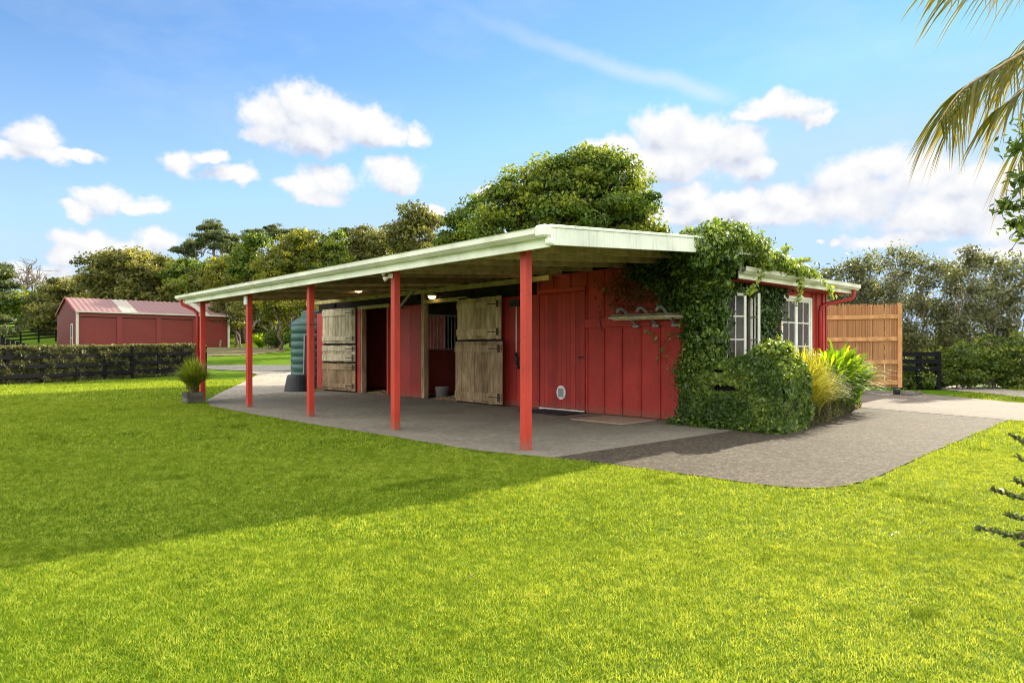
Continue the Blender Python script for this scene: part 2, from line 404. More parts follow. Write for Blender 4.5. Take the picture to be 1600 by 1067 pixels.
blobs = [(52,214,38,26),(18,238,38,12),(60,238,50,12),(112,239,42,10),
 (168,312,42,19),(225,322,46,12),(130,328,28,12),
 (285,255,34,19),(330,242,26,11),(370,271,44,13),
 (468,168,42,32),(420,182,48,32),(525,180,50,30),(570,200,50,26),(480,215,72,28),(605,214,36,16),(652,217,20,14),(410,210,36,16),
 (512,280,44,19),(478,292,38,14),(500,306,44,10),(614,272,44,20),(622,288,34,11),
 (125,378,52,22),(100,396,30,20),(245,380,34,20),(190,392,50,22),(150,398,50,22),(60,425,70,14),(280,445,40,12),
 (1035,205,52,28),(1090,222,72,34),(955,226,48,16),(1150,232,48,34),(1060,250,92,30),(1180,262,32,24),(1010,255,50,26),
 (1205,165,46,18),(1240,174,52,14),(1275,186,28,8),(1180,180,36,10),
 (1370,256,58,26),(1320,280,60,32),(1435,275,64,36),(1500,290,66,30),(1560,290,66,40),(1640,280,80,50),(1230,312,56,22),(1150,318,56,18),(1070,308,42,18),(1090,335,90,20),(1190,340,80,18),(1330,315,100,34),(1470,330,120,36),(1600,345,110,34),(1270,330,60,14),
 (1302,379,10,6),(1272,376,8,4),(755,298,18,8),(682,332,22,11),(1400,372,90,12),(1580,390,120,16)]
acc = None; acc2 = None; PU = N.vmath('ADD', P1, (.004, .020, 0)).outputs[0]
for (x, y, rx, ry) in blobs:
    a = (x-800)/F_; ca = math.atan(a); ce = math.atan((HOR-y)/F_*math.cos(ca))
    ra = rx/F_*math.cos(ca)**2*1.13; re = ry/F_*math.cos(ca)*1.20
    v = N.vmath('MULTIPLY_ADD', P1, (1/ra, 1/re, 0), (-ca/ra, -ce/re, 0)).outputs[0]
    L = N.vmath('LENGTH', v).outputs['Value']
    v2 = N.vmath('MULTIPLY_ADD', PU, (1/ra, 1/re, 0), (-ca/ra, -ce/re, 0)).outputs[0]; L2 = N.vmath('LENGTH', v2).outputs['Value']
    acc2 = L2 if acc2 is None else N.math('MINIMUM', acc2, L2)
    if acc is None: acc = L
    else:
        nd = N.n('ShaderNodeMath'); nd.operation = 'SMOOTH_MIN'; N.l(acc, nd.inputs[0]); N.l(L, nd.inputs[1]); nd.inputs[2].default_value = .12; acc = nd.outputs[0]
fn = N.noise(P0, 42, 9, .62)
fieldv = N.math('ADD', acc, N.math('MULTIPLY_ADD', fn, .95, -.475))
mask = N.n('ShaderNodeMapRange'); mask.interpolation_type = 'SMOOTHSTEP'
N.l(fieldv, mask.inputs[0]); mask.inputs[1].default_value = 1.16; mask.inputs[2].default_value = .56; mask.inputs[3].default_value = 0; mask.inputs[4].default_value = 1
# relief shading of the clouds
n1 = N.noise(P0, 22, 6, .5); P2 = N.vmath('ADD', P0, (.012, .016, 0)).outputs[0]; n2 = N.noise(P2, 22, 6, .5)
rel = N.math('MULTIPLY_ADD', N.math('SUBTRACT', n1, n2), 2.6, .62, clamp=True)
core = N.math('MULTIPLY_ADD', N.math('SUBTRACT', acc2, acc), .55, .50, clamp=True)
shade = N.math('MULTIPLY_ADD', core, .75, N.math('MULTIPLY', rel, .38), clamp=True)
ccol = N.ramp(shade, [(.28, (.66, .70, .82)), (.50, (.84, .87, .94)), (.80, (1.0, 1.0, 1.0))])
CLOUD = 4.45
ccol = N.vmath('SCALE', ccol); ccol.inputs['Scale'].default_value = CLOUD
# thin streaks
def seg(x0, y0, x1, y1, wdt):
    def ae(x, y):
        ca = math.atan((x-800)/F_); return np.array([ca, math.atan((HOR-y)/F_*math.cos(ca))])
    p, q = ae(x0, y0), ae(x1, y1); L = np.linalg.norm(q-p); t = (q-p)/L; nn = np.array([-t[1], t[0]])
    nz2 = N.vmath('MULTIPLY_ADD', off, (.022, .022, 0), P0).outputs[0]
    al = N.math('ADD', N.vmath('DOT_PRODUCT', nz2, (t[0], t[1], 0)).outputs['Value'], -float(p@t))
    ac = N.math('ABSOLUTE', N.math('ADD', N.vmath('DOT_PRODUCT', nz2, (nn[0], nn[1], 0)).outputs['Value'], -float(p@nn)))
    m1 = N.n('ShaderNodeMapRange'); m1.interpolation_type = 'SMOOTHSTEP'; N.l(ac, m1.inputs[0]); m1.inputs[1].default_value = wdt; m1.inputs[2].default_value = 0
    m2 = N.n('ShaderNodeMapRange'); m2.interpolation_type = 'SMOOTHSTEP'; N.l(al, m2.inputs[0]); m2.inputs[1].default_value = -.05; m2.inputs[2].default_value = L*.8
    m3 = N.n('ShaderNodeMapRange'); m3.interpolation_type = 'SMOOTHSTEP'; N.l(al, m3.inputs[0]); m3.inputs[1].default_value = L+.01; m3.inputs[2].default_value = L-.05
    return N.math('MULTIPLY', N.math('MULTIPLY', m1.outputs[0], m2.outputs[0]), m3.outputs[0])
st = N.math('MULTIPLY', seg(640, -20, 1160, 158, .017), .38)
wisp = N.ramp(N.noise(N.vmath('MULTIPLY', P0, (1, 2.6, 1)).outputs[0], 3.2, 7, .6), [(.5, (0, 0, 0)), (.8, (1, 1, 1))])
veil = N.math('MULTIPLY', wisp, .22)
tot = N.math('MAXIMUM', N.math('MAXIMUM', mask.outputs[0], st), veil)
skc = N.vmath('MINIMUM', N.mix(1.0, sky.outputs[0], (.76, .90, 1.02), 'MULTIPLY'), (2.3, 3.55, 5.05)).outputs[0]
hz = N.n('ShaderNodeMapRange'); N.l(el, hz.inputs[0]); hz.inputs[1].default_value = .0; hz.inputs[2].default_value = .38; hz.inputs[3].default_value = .62; hz.inputs[4].default_value = 0
lowc = N.mix(hz.outputs[0], skc, (3.1, 3.85, 4.9))
fin = N.mix(tot, lowc, ccol.outputs[0])
# added unseen cloud banks overhead and behind, brighter than visible clouds to lift shade
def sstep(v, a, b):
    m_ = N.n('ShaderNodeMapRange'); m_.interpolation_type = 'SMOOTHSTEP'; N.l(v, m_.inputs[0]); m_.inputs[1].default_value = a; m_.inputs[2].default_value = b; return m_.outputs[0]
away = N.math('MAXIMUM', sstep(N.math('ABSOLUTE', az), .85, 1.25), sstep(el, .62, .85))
fill_bank = sstep(N.noise(d, 2.6, 7, .55), .36, .52)
fin = N.mix(N.math('MULTIPLY', away, fill_bank), fin, (11.0, 10.6, 10.2))
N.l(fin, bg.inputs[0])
sc.view_settings.view_transform = 'Standard'; sc.view_settings.look = 'None'; sc.view_settings.gamma = 1
sc.view_settings.exposure = 1.58
sc.cycles.max_bounces = 8; sc.cycles.diffuse_bounces = 4; sc.cycles.transparent_max_bounces = 16
sc.cycles.use_denoising = True
sc.cycles.filter_width = 1.0
# ------------------------------------------------------------------ ground
def axis(breaks):
    out = []
    for a, b, s in breaks: out += list(np.arange(a, b, s))
    return np.array(out+[breaks[-1][1]])
DA = axis([(-60, -4, 8), (-4, 24, 2), (24, 70, 1.5), (70, 140, 6), (140, 420, 40), (420, 1400, 245)])
LA = axis([(-1400, -120, 160), (-120, -60, 12), (-60, 30, 2), (30, 120, 10), (120, 1400, 160)])
ll, dd = np.meshgrid(LA, DA)
gx, gy = to_world(ll, dd)
V = np.stack([gx, gy, ground_z(gx, gy)-.006], -1).reshape(-1, 3)
nl = len(LA); idx = np.arange(len(V)).reshape(len(DA), nl)
Fq = np.stack([idx[:-1, :-1], idx[:-1, 1:], idx[1:, 1:], idx[1:, :-1]], -1).reshape(-1, 4)
g = np_mesh('ground', V, Fq, M['ground'], kind='structure', smooth=True)
tag(g, 'bright green mown lawn and rising paddocks', 'ground')
def dens(pts, step, jit=0):
    out = []
    for i in range(len(pts)):
        p, q = np.array(pts[i]), np.array(pts[(i+1) % len(pts)]); n = max(1, int(np.linalg.norm(q-p)/step))
        for k in range(n):
            o = p+(q-p)*k/n
            if jit: o = o+rng.normal(0, jit, 2)
            out.append(o)
    return out
def inside(P, poly):
    x, y = P[:, 0], P[:, 1]; c = np.zeros(len(P), bool); n = len(poly)
    for i in range(n):
        x0, y0 = poly[i]; x1, y1 = poly[(i+1) % n]
        c ^= ((y0 > y) != (y1 > y)) & (x < (x1-x0)*(y-y0)/((y1-y0) if y1 != y0 else 1e-9)+x0)
    return c
def sheet(name, pts, eps, mat, label, cat, step=1.0, jit=0, drape=True):
    b = dens(pts, step if not jit else .12, jit); n = len(b)
    B = np.array(b); lo, hi = B.min(0), B.max(0)
    gxs, gys = np.meshgrid(np.arange(lo[0], hi[0], step*1.5), np.arange(lo[1], hi[1], step*1.5))
    G = np.stack([gxs.ravel(), gys.ravel()], -1); G = G[inside(G, b)]
    co = [Vector(p) for p in b]+[Vector(p) for p in G]
    r = delaunay_2d_cdt(co, [], [list(range(n))], 1, 1e-5)
    vs = [(v.x, v.y, (gz(v.x, v.y) if drape else 0)+eps) for v in r[0]]
    me = bpy.data.meshes.new(name); me.from_pydata(vs, [], r[2]); me.update(); me.materials.append(mat)
    o = bpy.data.objects.new(name, me); COL.objects.link(o)
    return tag(o, label, cat, kind='structure')
SLAB = [(-13.9, 8.2), (-13.9, 4.2), (-12.9, 3.2), (-10.3, -.12), (-9.1, -.48), (-6.8, -.56), (-4.4, -.56), (-2.4, -.48), (-.4, -.46), (.62, -.2), (.62, 4.1), (0, 4.1), (0, 8.2)]
APRON = [(.622, -.2), (.95, -.08), (2.3, .03), (2.8, .06), (3.10, .14), (3.27, .29), (3.37, .55), (3.40, 1.1), (3.24, 3.06), (3.1, 5.2), (2.96, 7.36), (2.90, 8.28), (.45, 9.0), (0, 9.1), (0, 8.2), (.002, 4.1), (.622, 4.1)]
DRIVE = [(2.9, 8.28), (.45, 9.0), (-.3, 9.4), (-2.0, 11), (-3.6, 14), (-3.4, 15.9), (-1.2, 15.5), (2.2, 12.95), (6, 10.5), (12, 7.2), (22, 2.5), (20, -1), (10, 4.6), (5.5, 7.4), (3.6, 8.2)]
sheet('pavement', SLAB, .004, M['slab'], 'grey veranda concrete slab along the stable wall', 'pavement', .8)
sheet('forecourt', APRON, .004, M['apron'], 'brownish asphalt apron at the stable corner', 'forecourt', .8)
sheet('driveway', DRIVE, .008, M['drive'], 'pale concrete driveway beyond the apron', 'driveway', 1.2)
GP = [on_ground(1405, 600), on_ground(1460, 601), on_ground(1540, 606), on_ground(1640, 615), on_ground(1900, 640), on_ground(1900, 652), on_ground(1640, 626), on_ground(1530, 614), on_ground(1430, 606)]
sheet('path', GP, .01, M['gravel'], 'pale gravel path in front of the tall shrubs', 'path', 1.0, .03)
PAD = [on_ground(318, 629), on_ground(345, 614), on_ground(378, 598), on_ground(402, 586), on_ground(392, 581), on_ground(470, 581), on_ground(560, 583), (-16, 9), (-13.9, 8.2), (-13.902, 4.2), (-12.9, 3.2), (-10.3, -.12)]
sheet('gravel_yard', PAD, .008, M['gravel'], 'white gravel yard beside the green tank', 'yard', 1.0, .02)
RD = [on_ground(240, 569.5), on_ground(330, 571), on_ground(460, 571), on_ground(620, 571), on_ground(620, 580.5), on_ground(460, 580.8), on_ground(395, 580.8), on_ground(330, 577.5), on_ground(240, 575)]
sheet('road', RD, .02, M['darkstrip'], 'grey gravel road crossing behind the veranda', 'road', 1.0, .04)
DT = [on_ground(240, 545), on_ground(330, 544), on_ground(400, 543.5), on_ground(452, 545), on_ground(440, 550), on_ground(390, 555), on_ground(330, 557), on_ground(240, 558)]
sheet('bare_patch', DT, .03, M['dirt'], 'patchy dirt in front of the red shed', 'dirt patch', 1.0, .15)
jm = MB(); jm.beam((.62, -.2, .007), (.62, 4.1, .007), .012, .003); 
jo = jm.build('expansion_joint', M['joint'], kind='structure')
tag(jo, 'pale joint between the slab and the apron', 'joint')
# ------------------------------------------------------------------ grass blades
def unit(v): return v/np.maximum(np.linalg.norm(v, axis=-1, keepdims=True), 1e-9)
def blades(P, hgt, wid, lean, seed=1, seg2=False, tintf=None):
    r = np.random.default_rng(seed); n = len(P)
    a = r.uniform(0, 2*np.pi, n); side = np.stack([np.cos(a), np.sin(a), np.zeros(n)], -1)
    b = r.uniform(0, 2*np.pi, n); ln = np.abs(r.normal(0, lean, n))
    tip = np.stack([np.cos(b)*ln, np.sin(b)*ln, np.ones(n)], -1)*(hgt*r.uniform(.6, 1.3, n))[:, None]
    w = (wid*r.uniform(.7, 1.3, n))[:, None]*side
    V = np.stack([P-w/2, P+w/2, P+tip], 1).reshape(-1, 3)
    Fq = np.arange(3*n).reshape(-1, 3)
    t = tintf if tintf is not None else r.uniform(0, 1, n)
    return V, Fq, np.repeat(t, 3)
def vnoise(x, y, s, seed):
    r = np.random.default_rng(seed); T = r.uniform(0, 1, (64, 64))
    u, v = x*s+100, y*s+100; i, j = np.floor(u).astype(int), np.floor(v).astype(int); fu, fv = u-i, v-j
    fu = fu*fu*(3-2*fu); fv = fv*fv*(3-2*fv)
    g = lambda a, b: T[a % 64, b % 64]
    return (g(i, j)*(1-fu)+g(i+1, j)*fu)*(1-fv)+(g(i, j+1)*(1-fu)+g(i+1, j+1)*fu)*fv
GV, GF, GT, gn = [], [], [], 0
AP = [(-10.3, -.12), (-9.1, -.48), (-6.8, -.56), (-4.4, -.56), (-2.4, -.48), (-.4, -.46), (.95, -.08), (2.3, .03), (2.8, .06), (3.10, .14), (3.27, .29), (3.37, .55), (3.40, 1.1), (3.24, 3.06), (3.1, 5.2), (2.96, 7.36), (2.92, 8.3), (-20, 30)]
for (d0, d1, den, h, wd) in ((1.6, 4.2, 19000, .0135, .0040), (4.2, 8, 7600, .016, .0066), (8, 16, 2200, .024, .012), (16, 26, 420, .04, .022)):
    wfr = .83
    area = wfr*(d1*d1-d0*d0)
    n = int(area*den)
    D = np.sqrt(rng.uniform(d0*d0, d1*d1, n)); l = rng.uniform(-wfr, wfr, n)*D
    n2 = int((d1-d0)*2*3.2*den*.45); D2 = rng.uniform(d0, d1, n2); l2 = rng.uniform(0, 3.2, n2)+wfr*D2; l2 *= rng.choice([-1, 1], n2)
    D = np.concatenate([D, D2]); l = np.concatenate([l, l2])
    x, y = to_world(l, D)
    ex_ = (vnoise(x, y, 7, 14)-.5)*.10+(vnoise(x, y, 22, 15)-.5)*.06
    ok = ~inside(np.stack([x+ex_, y+ex_*.9+.015], -1), AP)
    for poly in (DRIVE, GP, PAD, RD): ok &= ~inside(np.stack([x, y], -1), poly)
    ok &= ~((x < .3) & (y > -.1) & (x > -13))
    x, y = x[ok], y[ok]
    cl = vnoise(x, y, 6, 3)*.22+vnoise(x, y, 19, 4)*.6+vnoise(x, y, 1.3, 5)*.16+vnoise(x, y, .45, 8)*.26+vnoise(x, y, 41, 9)*.6
    wd_ = (vnoise(x, y, 2.3, 12) > .86)*(vnoise(x, y, 9, 13) > .45)
    t = np.clip((cl-.92)*.62+rng.normal(0, .22, len(x))+.50-.3*wd_, 0, 1)
    P = np.stack([x, y, ground_z(x, y)-.004], -1)
    hh = h*(.6+.5*wd_+.35*vnoise(x, y, 8, 6)+.7*vnoise(x, y, 30, 7))
    V, Fq, tt = blades(P, hh, np.full(len(x), wd), .95, seed=int(d0*10), tintf=t)
    GV.append(V); GF.append(Fq+gn); GT.append(tt); gn += len(V)
lg = np_mesh('lawn_grass', np.concatenate(GV), np.concatenate(GF), M['lawn'], tint=np.concatenate(GT), kind='stuff')
tag(lg, 'short mown bright green grass of the lawn', 'grass')
# ------------------------------------------------------------------ leaf clouds
def leaves(P, Nrm, size, seed, aspect=.5, spread=.8, tint=None, droop=0, jt=.18):
    """pointed four-cornered leaves at P, loosely facing Nrm"""
    r = np.random.default_rng(seed); n = len(P)
    nr = unit(Nrm+r.normal(0, spread, (n, 3)))
    ref = r.normal(0, 1, (n, 3)); ref[:, 2] -= droop
    a = unit(np.cross(nr, np.cross(ref, nr))); b = np.cross(nr, a)
    s = (size*r.uniform(.5, 1.5, n))[:, None]
    V = np.stack([P-a*s*.5, P+b*s*aspect*.5+nr*s*.08, P+a*s*.5, P-b*s*aspect*.5+nr*s*.08], 1).reshape(-1, 3)
    Fq = np.arange(4*n).reshape(-1, 4)
    t = r.uniform(0, 1, n) if tint is None else np.clip(tint+r.normal(0, jt, n), 0, 1)
    return V, Fq, np.repeat(t, 4)
def cat(parts):
    V, Fq, T, n = [], [], [], 0
    for v, f, t in parts:
        V.append(v); Fq.append(f+n); T.append(t); n += len(v)
    return np.concatenate(V), np.concatenate(Fq), np.concatenate(T)
def sph(n, r): return unit(r.normal(0, 1, (n, 3)))
def crown_pts(lobes, clump, nclump, per, seed, fill=.35, flat=.75, under=True):
    """lobes: (centre, (rx,ry,rz)); puts clumps over every lobe and leaves over every clump"""
    r = np.random.default_rng(seed); PP, NN, TT = [], [], []
    tot = sum(l[1][0]*l[1][2] for l in lobes)
    for c, rad in lobes:
        k = max(4, int(nclump*rad[0]*rad[2]/tot))
        dd = sph(k, r)
        if not under: dd[:, 2] = np.where(dd[:, 2] < -.35, -dd[:, 2]*.6, dd[:, 2])
        rr = r.uniform(fill, 1, k)**.5*r.uniform(.74, 1.17, k)
        cc = np.array(c)+dd*np.array(rad)*rr[:, None]
        cs = clump*r.uniform(.45, 1.6, k); ct = r.uniform(.05, .85, k)
        ls = sph(k*per, r); ls[:, 2] = np.where(ls[:, 2] < -.2, -ls[:, 2]*r.uniform(-.6, 1, k*per), ls[:, 2])
        rep = np.repeat(np.arange(k), per)
        rad2 = cs[rep]*r.uniform(.55, 1.12, k*per)
        p = cc[rep]+ls*rad2[:, None]*np.array([1, 1, flat])
        PP.append(p); NN.append(unit(ls+dd[rep]*.4)); TT.append(ct[rep]+ls[:, 2]*.12)
    return np.concatenate(PP), np.concatenate(NN), np.concatenate(TT)
def limb(mb, p, q, r0, r1, seed, wob=.06, n=6, seg=6):
    r = random.Random(seed); p, q = Vector(p), Vector(q); L = (q-p).length
    pts = [p]
    for i in range(1, n):
        t = i/n; pts.append(p.lerp(q, t)+Vector((r.gauss(0, 1), r.gauss(0, 1), r.gauss(0, .5)))*L*wob*math.sin(math.pi*t))
    pts.append(q)
    mb.tube(pts, [r0+(r1-r0)*i/n for i in range(n+1)], seg)
    return pts
def tree(name, label, D, lobes_px, base_px, leafmat, clump, nclump, per, lsize, seed, barkmat='bark', trunk_r=.25, stems=1, group='trees behind the stable', depth=1.0, fill=.35, flat=.75, aspect=.6, cat_='tree', base_spread=.3, limbs=True, tint=None):
    b = at_depth(base_px[0], 548, D); bz = gz(b.x, b.y)
    root = empty(name, (b.x, b.y, bz), label, cat_, group)
    lobes = []
    for i, (x, y, rx, ry) in enumerate(lobes_px):
        rr = random.Random(seed*31+i)
        dd = D+rr.uniform(-.5, .5)*rx/F_*D*.6
        c = at_depth(x, y, dd); sx = rx/F_*D; sz_ = ry/F_*D
        # ellipsoid roughly round in plan
        lobes.append(((c.x, c.y, c.z), (sx*.95, sx*.95*depth, sz_)))
    mb = MB()
    for s in range(stems):
        rr = random.Random(seed+s); bx = b.x+rr.uniform(-1, 1)*base_spread; by = b.y+rr.uniform(-1, 1)*base_spread
        for i, (c, rad) in enumerate(lobes):
            if stems > 1 and i % stems != s: continue
            tgt = Vector(c)+Vector((0, 0, rad[2]*.3)); p0 = Vector((bx, by, bz-.15))
            mid = p0.lerp(tgt, .45); mid.x = p0.x*.75+mid.x*.25; mid.y = p0.y*.75+mid.y*.25
            limb(mb, p0, mid, trunk_r*(1 if i == 0 or stems > 1 else .7), trunk_r*.6, seed+i, .05)
            limb(mb, mid, tgt, trunk_r*.6, trunk_r*.12, seed+i+50, .08)
            if limbs:
                for k in range(5):
                    dv = Vector(sph(1, np.random.default_rng(seed*7+i*11+k))[0])
                    e = Vector(c)+Vector((dv.x*rad[0], dv.y*rad[1], abs(dv.z)*rad[2]))*.85
                    st_ = mid.lerp(tgt, random.Random(seed+k).uniform(0, .7))
                    limb(mb, st_, e, trunk_r*.28, trunk_r*.05, seed+k*3+i, .1, 5, 5)
    mb.build('trunk', M[barkmat], root, smooth=True)
    P, Nn, T = crown_pts(lobes, clump, nclump, per, seed, fill, flat)
    if tint is not None: T = T+tint
    keep = P[:, 2] > ground_z(P[:, 0], P[:, 1])+.05
    V, Fq, tt = leaves(P[keep], Nn[keep], lsize, seed+1, aspect, .7, T[keep])
    np_mesh('crown', V, Fq, M[leafmat], root, tt)
    return root
# ---- the big dark tree and the belt of trees behind
tree('broadleaf_tree', 'tallest tree, a huge dark green dome behind the stable roof', 31,
     [(908, 268, 46, 34), (955, 280, 46, 38), (865, 285, 46, 36), (825, 305, 46, 34), (795, 325, 38, 36), (985, 325, 40, 42), (930, 335, 90, 42), (925, 300, 80, 45), (850, 345, 50, 30), (780, 300, 20, 14), (870, 358, 80, 30), (980, 372, 60, 30), (765, 355, 30, 25), (1015, 372, 26, 16)],
     (900, 560), 'tree_deep', .60, 430, 170, .16, 11, trunk_r=.45, stems=3, group='trees behind the stable', fill=.45)
tree('broadleaf_tree', 'dark rounded tree left of the tallest tree', 40, [(732, 340, 30, 28), (722, 368, 32, 26), (750, 372, 26, 24), (700, 385, 20, 22)], (728, 560), 'tree_deep', .6, 90, 130, .18, 12, trunk_r=.25, stems=2)
tree('broadleaf_tree', 'olive tree with a rough top rising behind the veranda roof', 48, [(645, 345, 28, 24), (668, 362, 26, 26), (630, 375, 28, 28), (690, 395, 22, 20), (655, 400, 40, 20)], (655, 560), 'tree_olive', .6, 110, 120, .2, 13, 'palebark', .22, 3)
tree('broadleaf_tree', 'yellow green tree between the olive tree and the pines', 58, [(475, 383, 40, 20), (445, 398, 30, 20), (470, 415, 45, 22), (425, 425, 30, 24)], (460, 560), 'tree_yellow', .75, 120, 120, .24, 14, trunk_r=.3, stems=3)
tree('broadleaf_tree', 'narrow dark tree beside the yellow green tree', 57, [(518, 385, 16, 20), (522, 410, 22, 26), (505, 432, 26, 20)], (515, 560), 'tree_deep', .7, 60, 120, .22, 15, trunk_r=.25, stems=2)
tree('broadleaf_tree', 'pale olive tree above the middle of the veranda roof', 60, [(560, 378, 32, 20), (590, 388, 28, 24), (570, 408, 45, 22), (612, 400, 24, 24), (600, 372, 14, 10)], (575, 560), 'tree_olive', .7, 130, 120, .23, 16, 'palebark', .25, 3)
tree('broadleaf_tree', 'small dark tree right of the flat topped pines', 62, [(388, 398, 18, 18), (385, 420, 24, 22), (405, 378, 16, 12)], (388, 560), 'tree_deep', .7, 60, 120, .24, 17, trunk_r=.25, stems=2)
tree('broadleaf_tree', 'low olive tree over the right end of the red shed', 72, [(340, 440, 36, 22), (372, 458, 40, 26), (300, 455, 40, 20), (410, 460, 40, 24), (340, 480, 50, 22), (400, 485, 40, 22)], (350, 560), 'tree_olive', .9, 230, 110, .30, 18, 'palebark', .3, 4)
tree('broadleaf_tree', 'wide olive tree behind the middle of the red shed', 76, [(185, 418, 40, 22), (215, 412, 40, 18), (255, 425, 45, 22), (150, 425, 25, 26), (215, 445, 70, 30), (290, 435, 30, 20), (170, 470, 45, 30), (240, 470, 50, 30), (300, 470, 40, 25)], (215, 560), 'tree_olive', .95, 380, 120, .32, 19, 'palebark', .35, 5)
tree('broadleaf_tree', 'dense green tree behind the gable of the red shed', 79, [(100, 455, 34, 22), (75, 470, 30, 26), (125, 468, 30, 34), (95, 495, 50, 30), (70, 505, 30, 22), (120, 500, 30, 30)], (95, 560), 'tree_olive', .9, 220, 120, .31, 20, trunk_r=.3, stems=3, tint=-.08)
tree('broadleaf_tree', 'dull green tree at the left edge beyond the paddock', 86, [(40, 470, 30, 18), (20, 490, 30, 22), (50, 490, 26, 26), (-15, 480, 36, 26)], (30, 560), 'tree_deep', 1.0, 110, 120, .34, 21, trunk_r=.3, stems=3)
tree('broadleaf_tree', 'mid green tree filling the dip left of the olive tree', 66, [(615, 395, 26, 22), (585, 400, 30, 26), (540, 405, 30, 26), (630, 410, 26, 22)], (590, 560), 'tree_deep', .75, 130, 120, .23, 30, trunk_r=.25, stems=3, tint=.1)
tree('broadleaf_tree', 'mid green tree below the slender pines', 68, [(375, 415, 26, 24), (350, 425, 28, 22), (400, 425, 26, 24), (440, 430, 40, 24), (365, 445, 40, 24)], (380, 560), 'tree_yellow', .8, 150, 120, .25, 31, trunk_r=.25, stems=3, tint=-.1)
tree('broadleaf_tree', 'rounded olive tree between the red shed and the pines', 73, [(305, 425, 26, 20), (325, 430, 26, 20), (285, 440, 30, 24), (310, 455, 40, 24)], (305, 560), 'tree_deep', .85, 110, 120, .28, 32, trunk_r=.25, stems=3, tint=.05)
# trees seen below the veranda roof
tree('broadleaf_tree', 'slim leaning tree seen between the two left posts', 64, [(355, 478, 26, 14), (345, 500, 20, 12), (368, 500, 18, 16)], (352, 540), 'tree_olive', .6, 60, 90, .22, 22, 'palebark', .14, 4, base_spread=1.2)
tree('broadleaf_tree', 'spreading tree with dark limbs behind the green tank', 50, [(455, 478, 36, 16), (430, 490, 30, 14), (480, 465, 30, 14), (420, 468, 30, 14), (500, 490, 25, 18)], (452, 540), 'tree_yellow', .55, 110, 80, .17, 23, 'bark', .16, 5, base_spread=1.6, fill=.3)
tree('broadleaf_tree', 'multi stemmed olive tree between the veranda posts', 58, [(400, 470, 30, 18), (385, 490, 26, 16), (420, 485, 26, 16), (545, 470, 50, 30)], (400, 540), 'tree_olive', .55, 110, 80, .2, 24, 'palebark', .13, 5, base_spread=1.8, fill=.3)
for i, (x, y, rx, ry, D, mt, lab) in enumerate([(470, 520, 20, 16, 49, 'tree_deep', 'dark rounded bush left of the green tank'), (435, 528, 18, 10, 51, 'shrub_low', 'low green bush between the two middle posts'), (492, 532, 16, 12, 46, 'tree_yellow', 'yellow green bush hidden behind the green tank'), (350, 522, 16, 14, 70, 'tree_olive', 'olive bush beyond the end of the red shed')]):
    tree('shrub', lab, D, [(x, y, rx, ry), (x-rx*.6, y+ry*.3, rx*.7, ry*.7)], (x, 548), mt, .4, 45, 110, .15, 40+i, trunk_r=.05, stems=2, group='bushes at the foot of the trees', cat_='bush')
tree('broadleaf_tree', 'pale yellow thicket filling the gap behind the veranda', 84, [(350, 500, 60, 34), (450, 500, 60, 34), (540, 490, 60, 34), (400, 480, 60, 24)], (440, 530), 'tree_yellow', 1.2, 200, 100, .4, 48, 'palebark', .2, 6, base_spread=4)
# pines with flat tops
def pine(label, D, pads, base, seed, top):
    b = at_depth(base[0], base[1], D); bz = gz(b.x, b.y)
    root = empty('pine_tree', (b.x, b.y, bz), label, 'pine tree', 'pines on the skyline')
    mb = MB(); t = at_depth(top[0], top[1], D)
    tr = limb(mb, (b.x, b.y, bz-.2), t, .34, .12, seed, .02, 8, 7)
    lobes = []
    for i, (x, y, rx, ry) in enumerate(pads):
        c = at_depth(x, y, D+random.Random(seed+i).uniform(-1, 1)); lobes.append(((c.x, c.y, c.z), (rx/F_*D, rx/F_*D, ry/F_*D)))
        k = random.Random(seed+i).choice([4, 5, 6])
        limb(mb, tr[k], c, .13, .04, seed+i, .08, 6, 5)
        for j in range(4):
            dv = sph(1, np.random.default_rng(seed*5+i*7+j))[0]; e = c+Vector((dv[0]*rx/F_*D*.8, dv[1]*rx/F_*D*.8, abs(dv[2])*ry/F_*D*.5))
            limb(mb, tr[k].lerp(c, .6), e, .06, .02, seed+j, .08, 4, 4)
    mb.build('trunk', M['palebark'], root, smooth=True)
    P, Nn, T = crown_pts(lobes, .55, 26*len(pads), 75, seed, .2, .5)
    V, Fq, tt = leaves(P, Nn, .30, seed, .35, 1.2, T)
    np_mesh('crown', V, Fq, M['pine'], root, tt)
pine('leftmost flat topped pine, low and leaning left', 96, [(283, 392, 14, 6), (302, 384, 16, 8), (296, 398, 12, 5), (318, 380, 10, 6)], (322, 560), 61, (305, 385))
pine('tallest flat topped pine with a broad layered crown', 94, [(330, 356, 20, 9), (345, 368, 22, 8), (322, 372, 18, 7), (350, 380, 16, 7), (335, 385, 14, 5)], (345, 560), 62, (332, 358))
pine('slender pine just right of the tallest flat topped pine', 97, [(362, 376, 13, 7), (370, 385, 11, 6), (355, 392, 10, 5)], (358, 560), 63, (362, 376))
pine('thin pine with a lopsided crown above the small dark tree', 104, [(398, 366, 18, 7), (382, 372, 12, 5), (412, 374, 12, 6)], (398, 560), 64, (400, 368))
pine('small pine with a round tuft above the yellow green tree', 106, [(426, 360, 12, 8), (432, 370, 10, 6), (452, 364, 18, 6), (470, 368, 12, 5)], (428, 560), 65, (428, 364))
pine('pale hazy pine top above the middle of the tree belt', 112, [(545, 364, 18, 7), (530, 370, 12, 5), (490, 366, 10, 4), (505, 372, 12, 5)], (540, 560), 67, (540, 366))
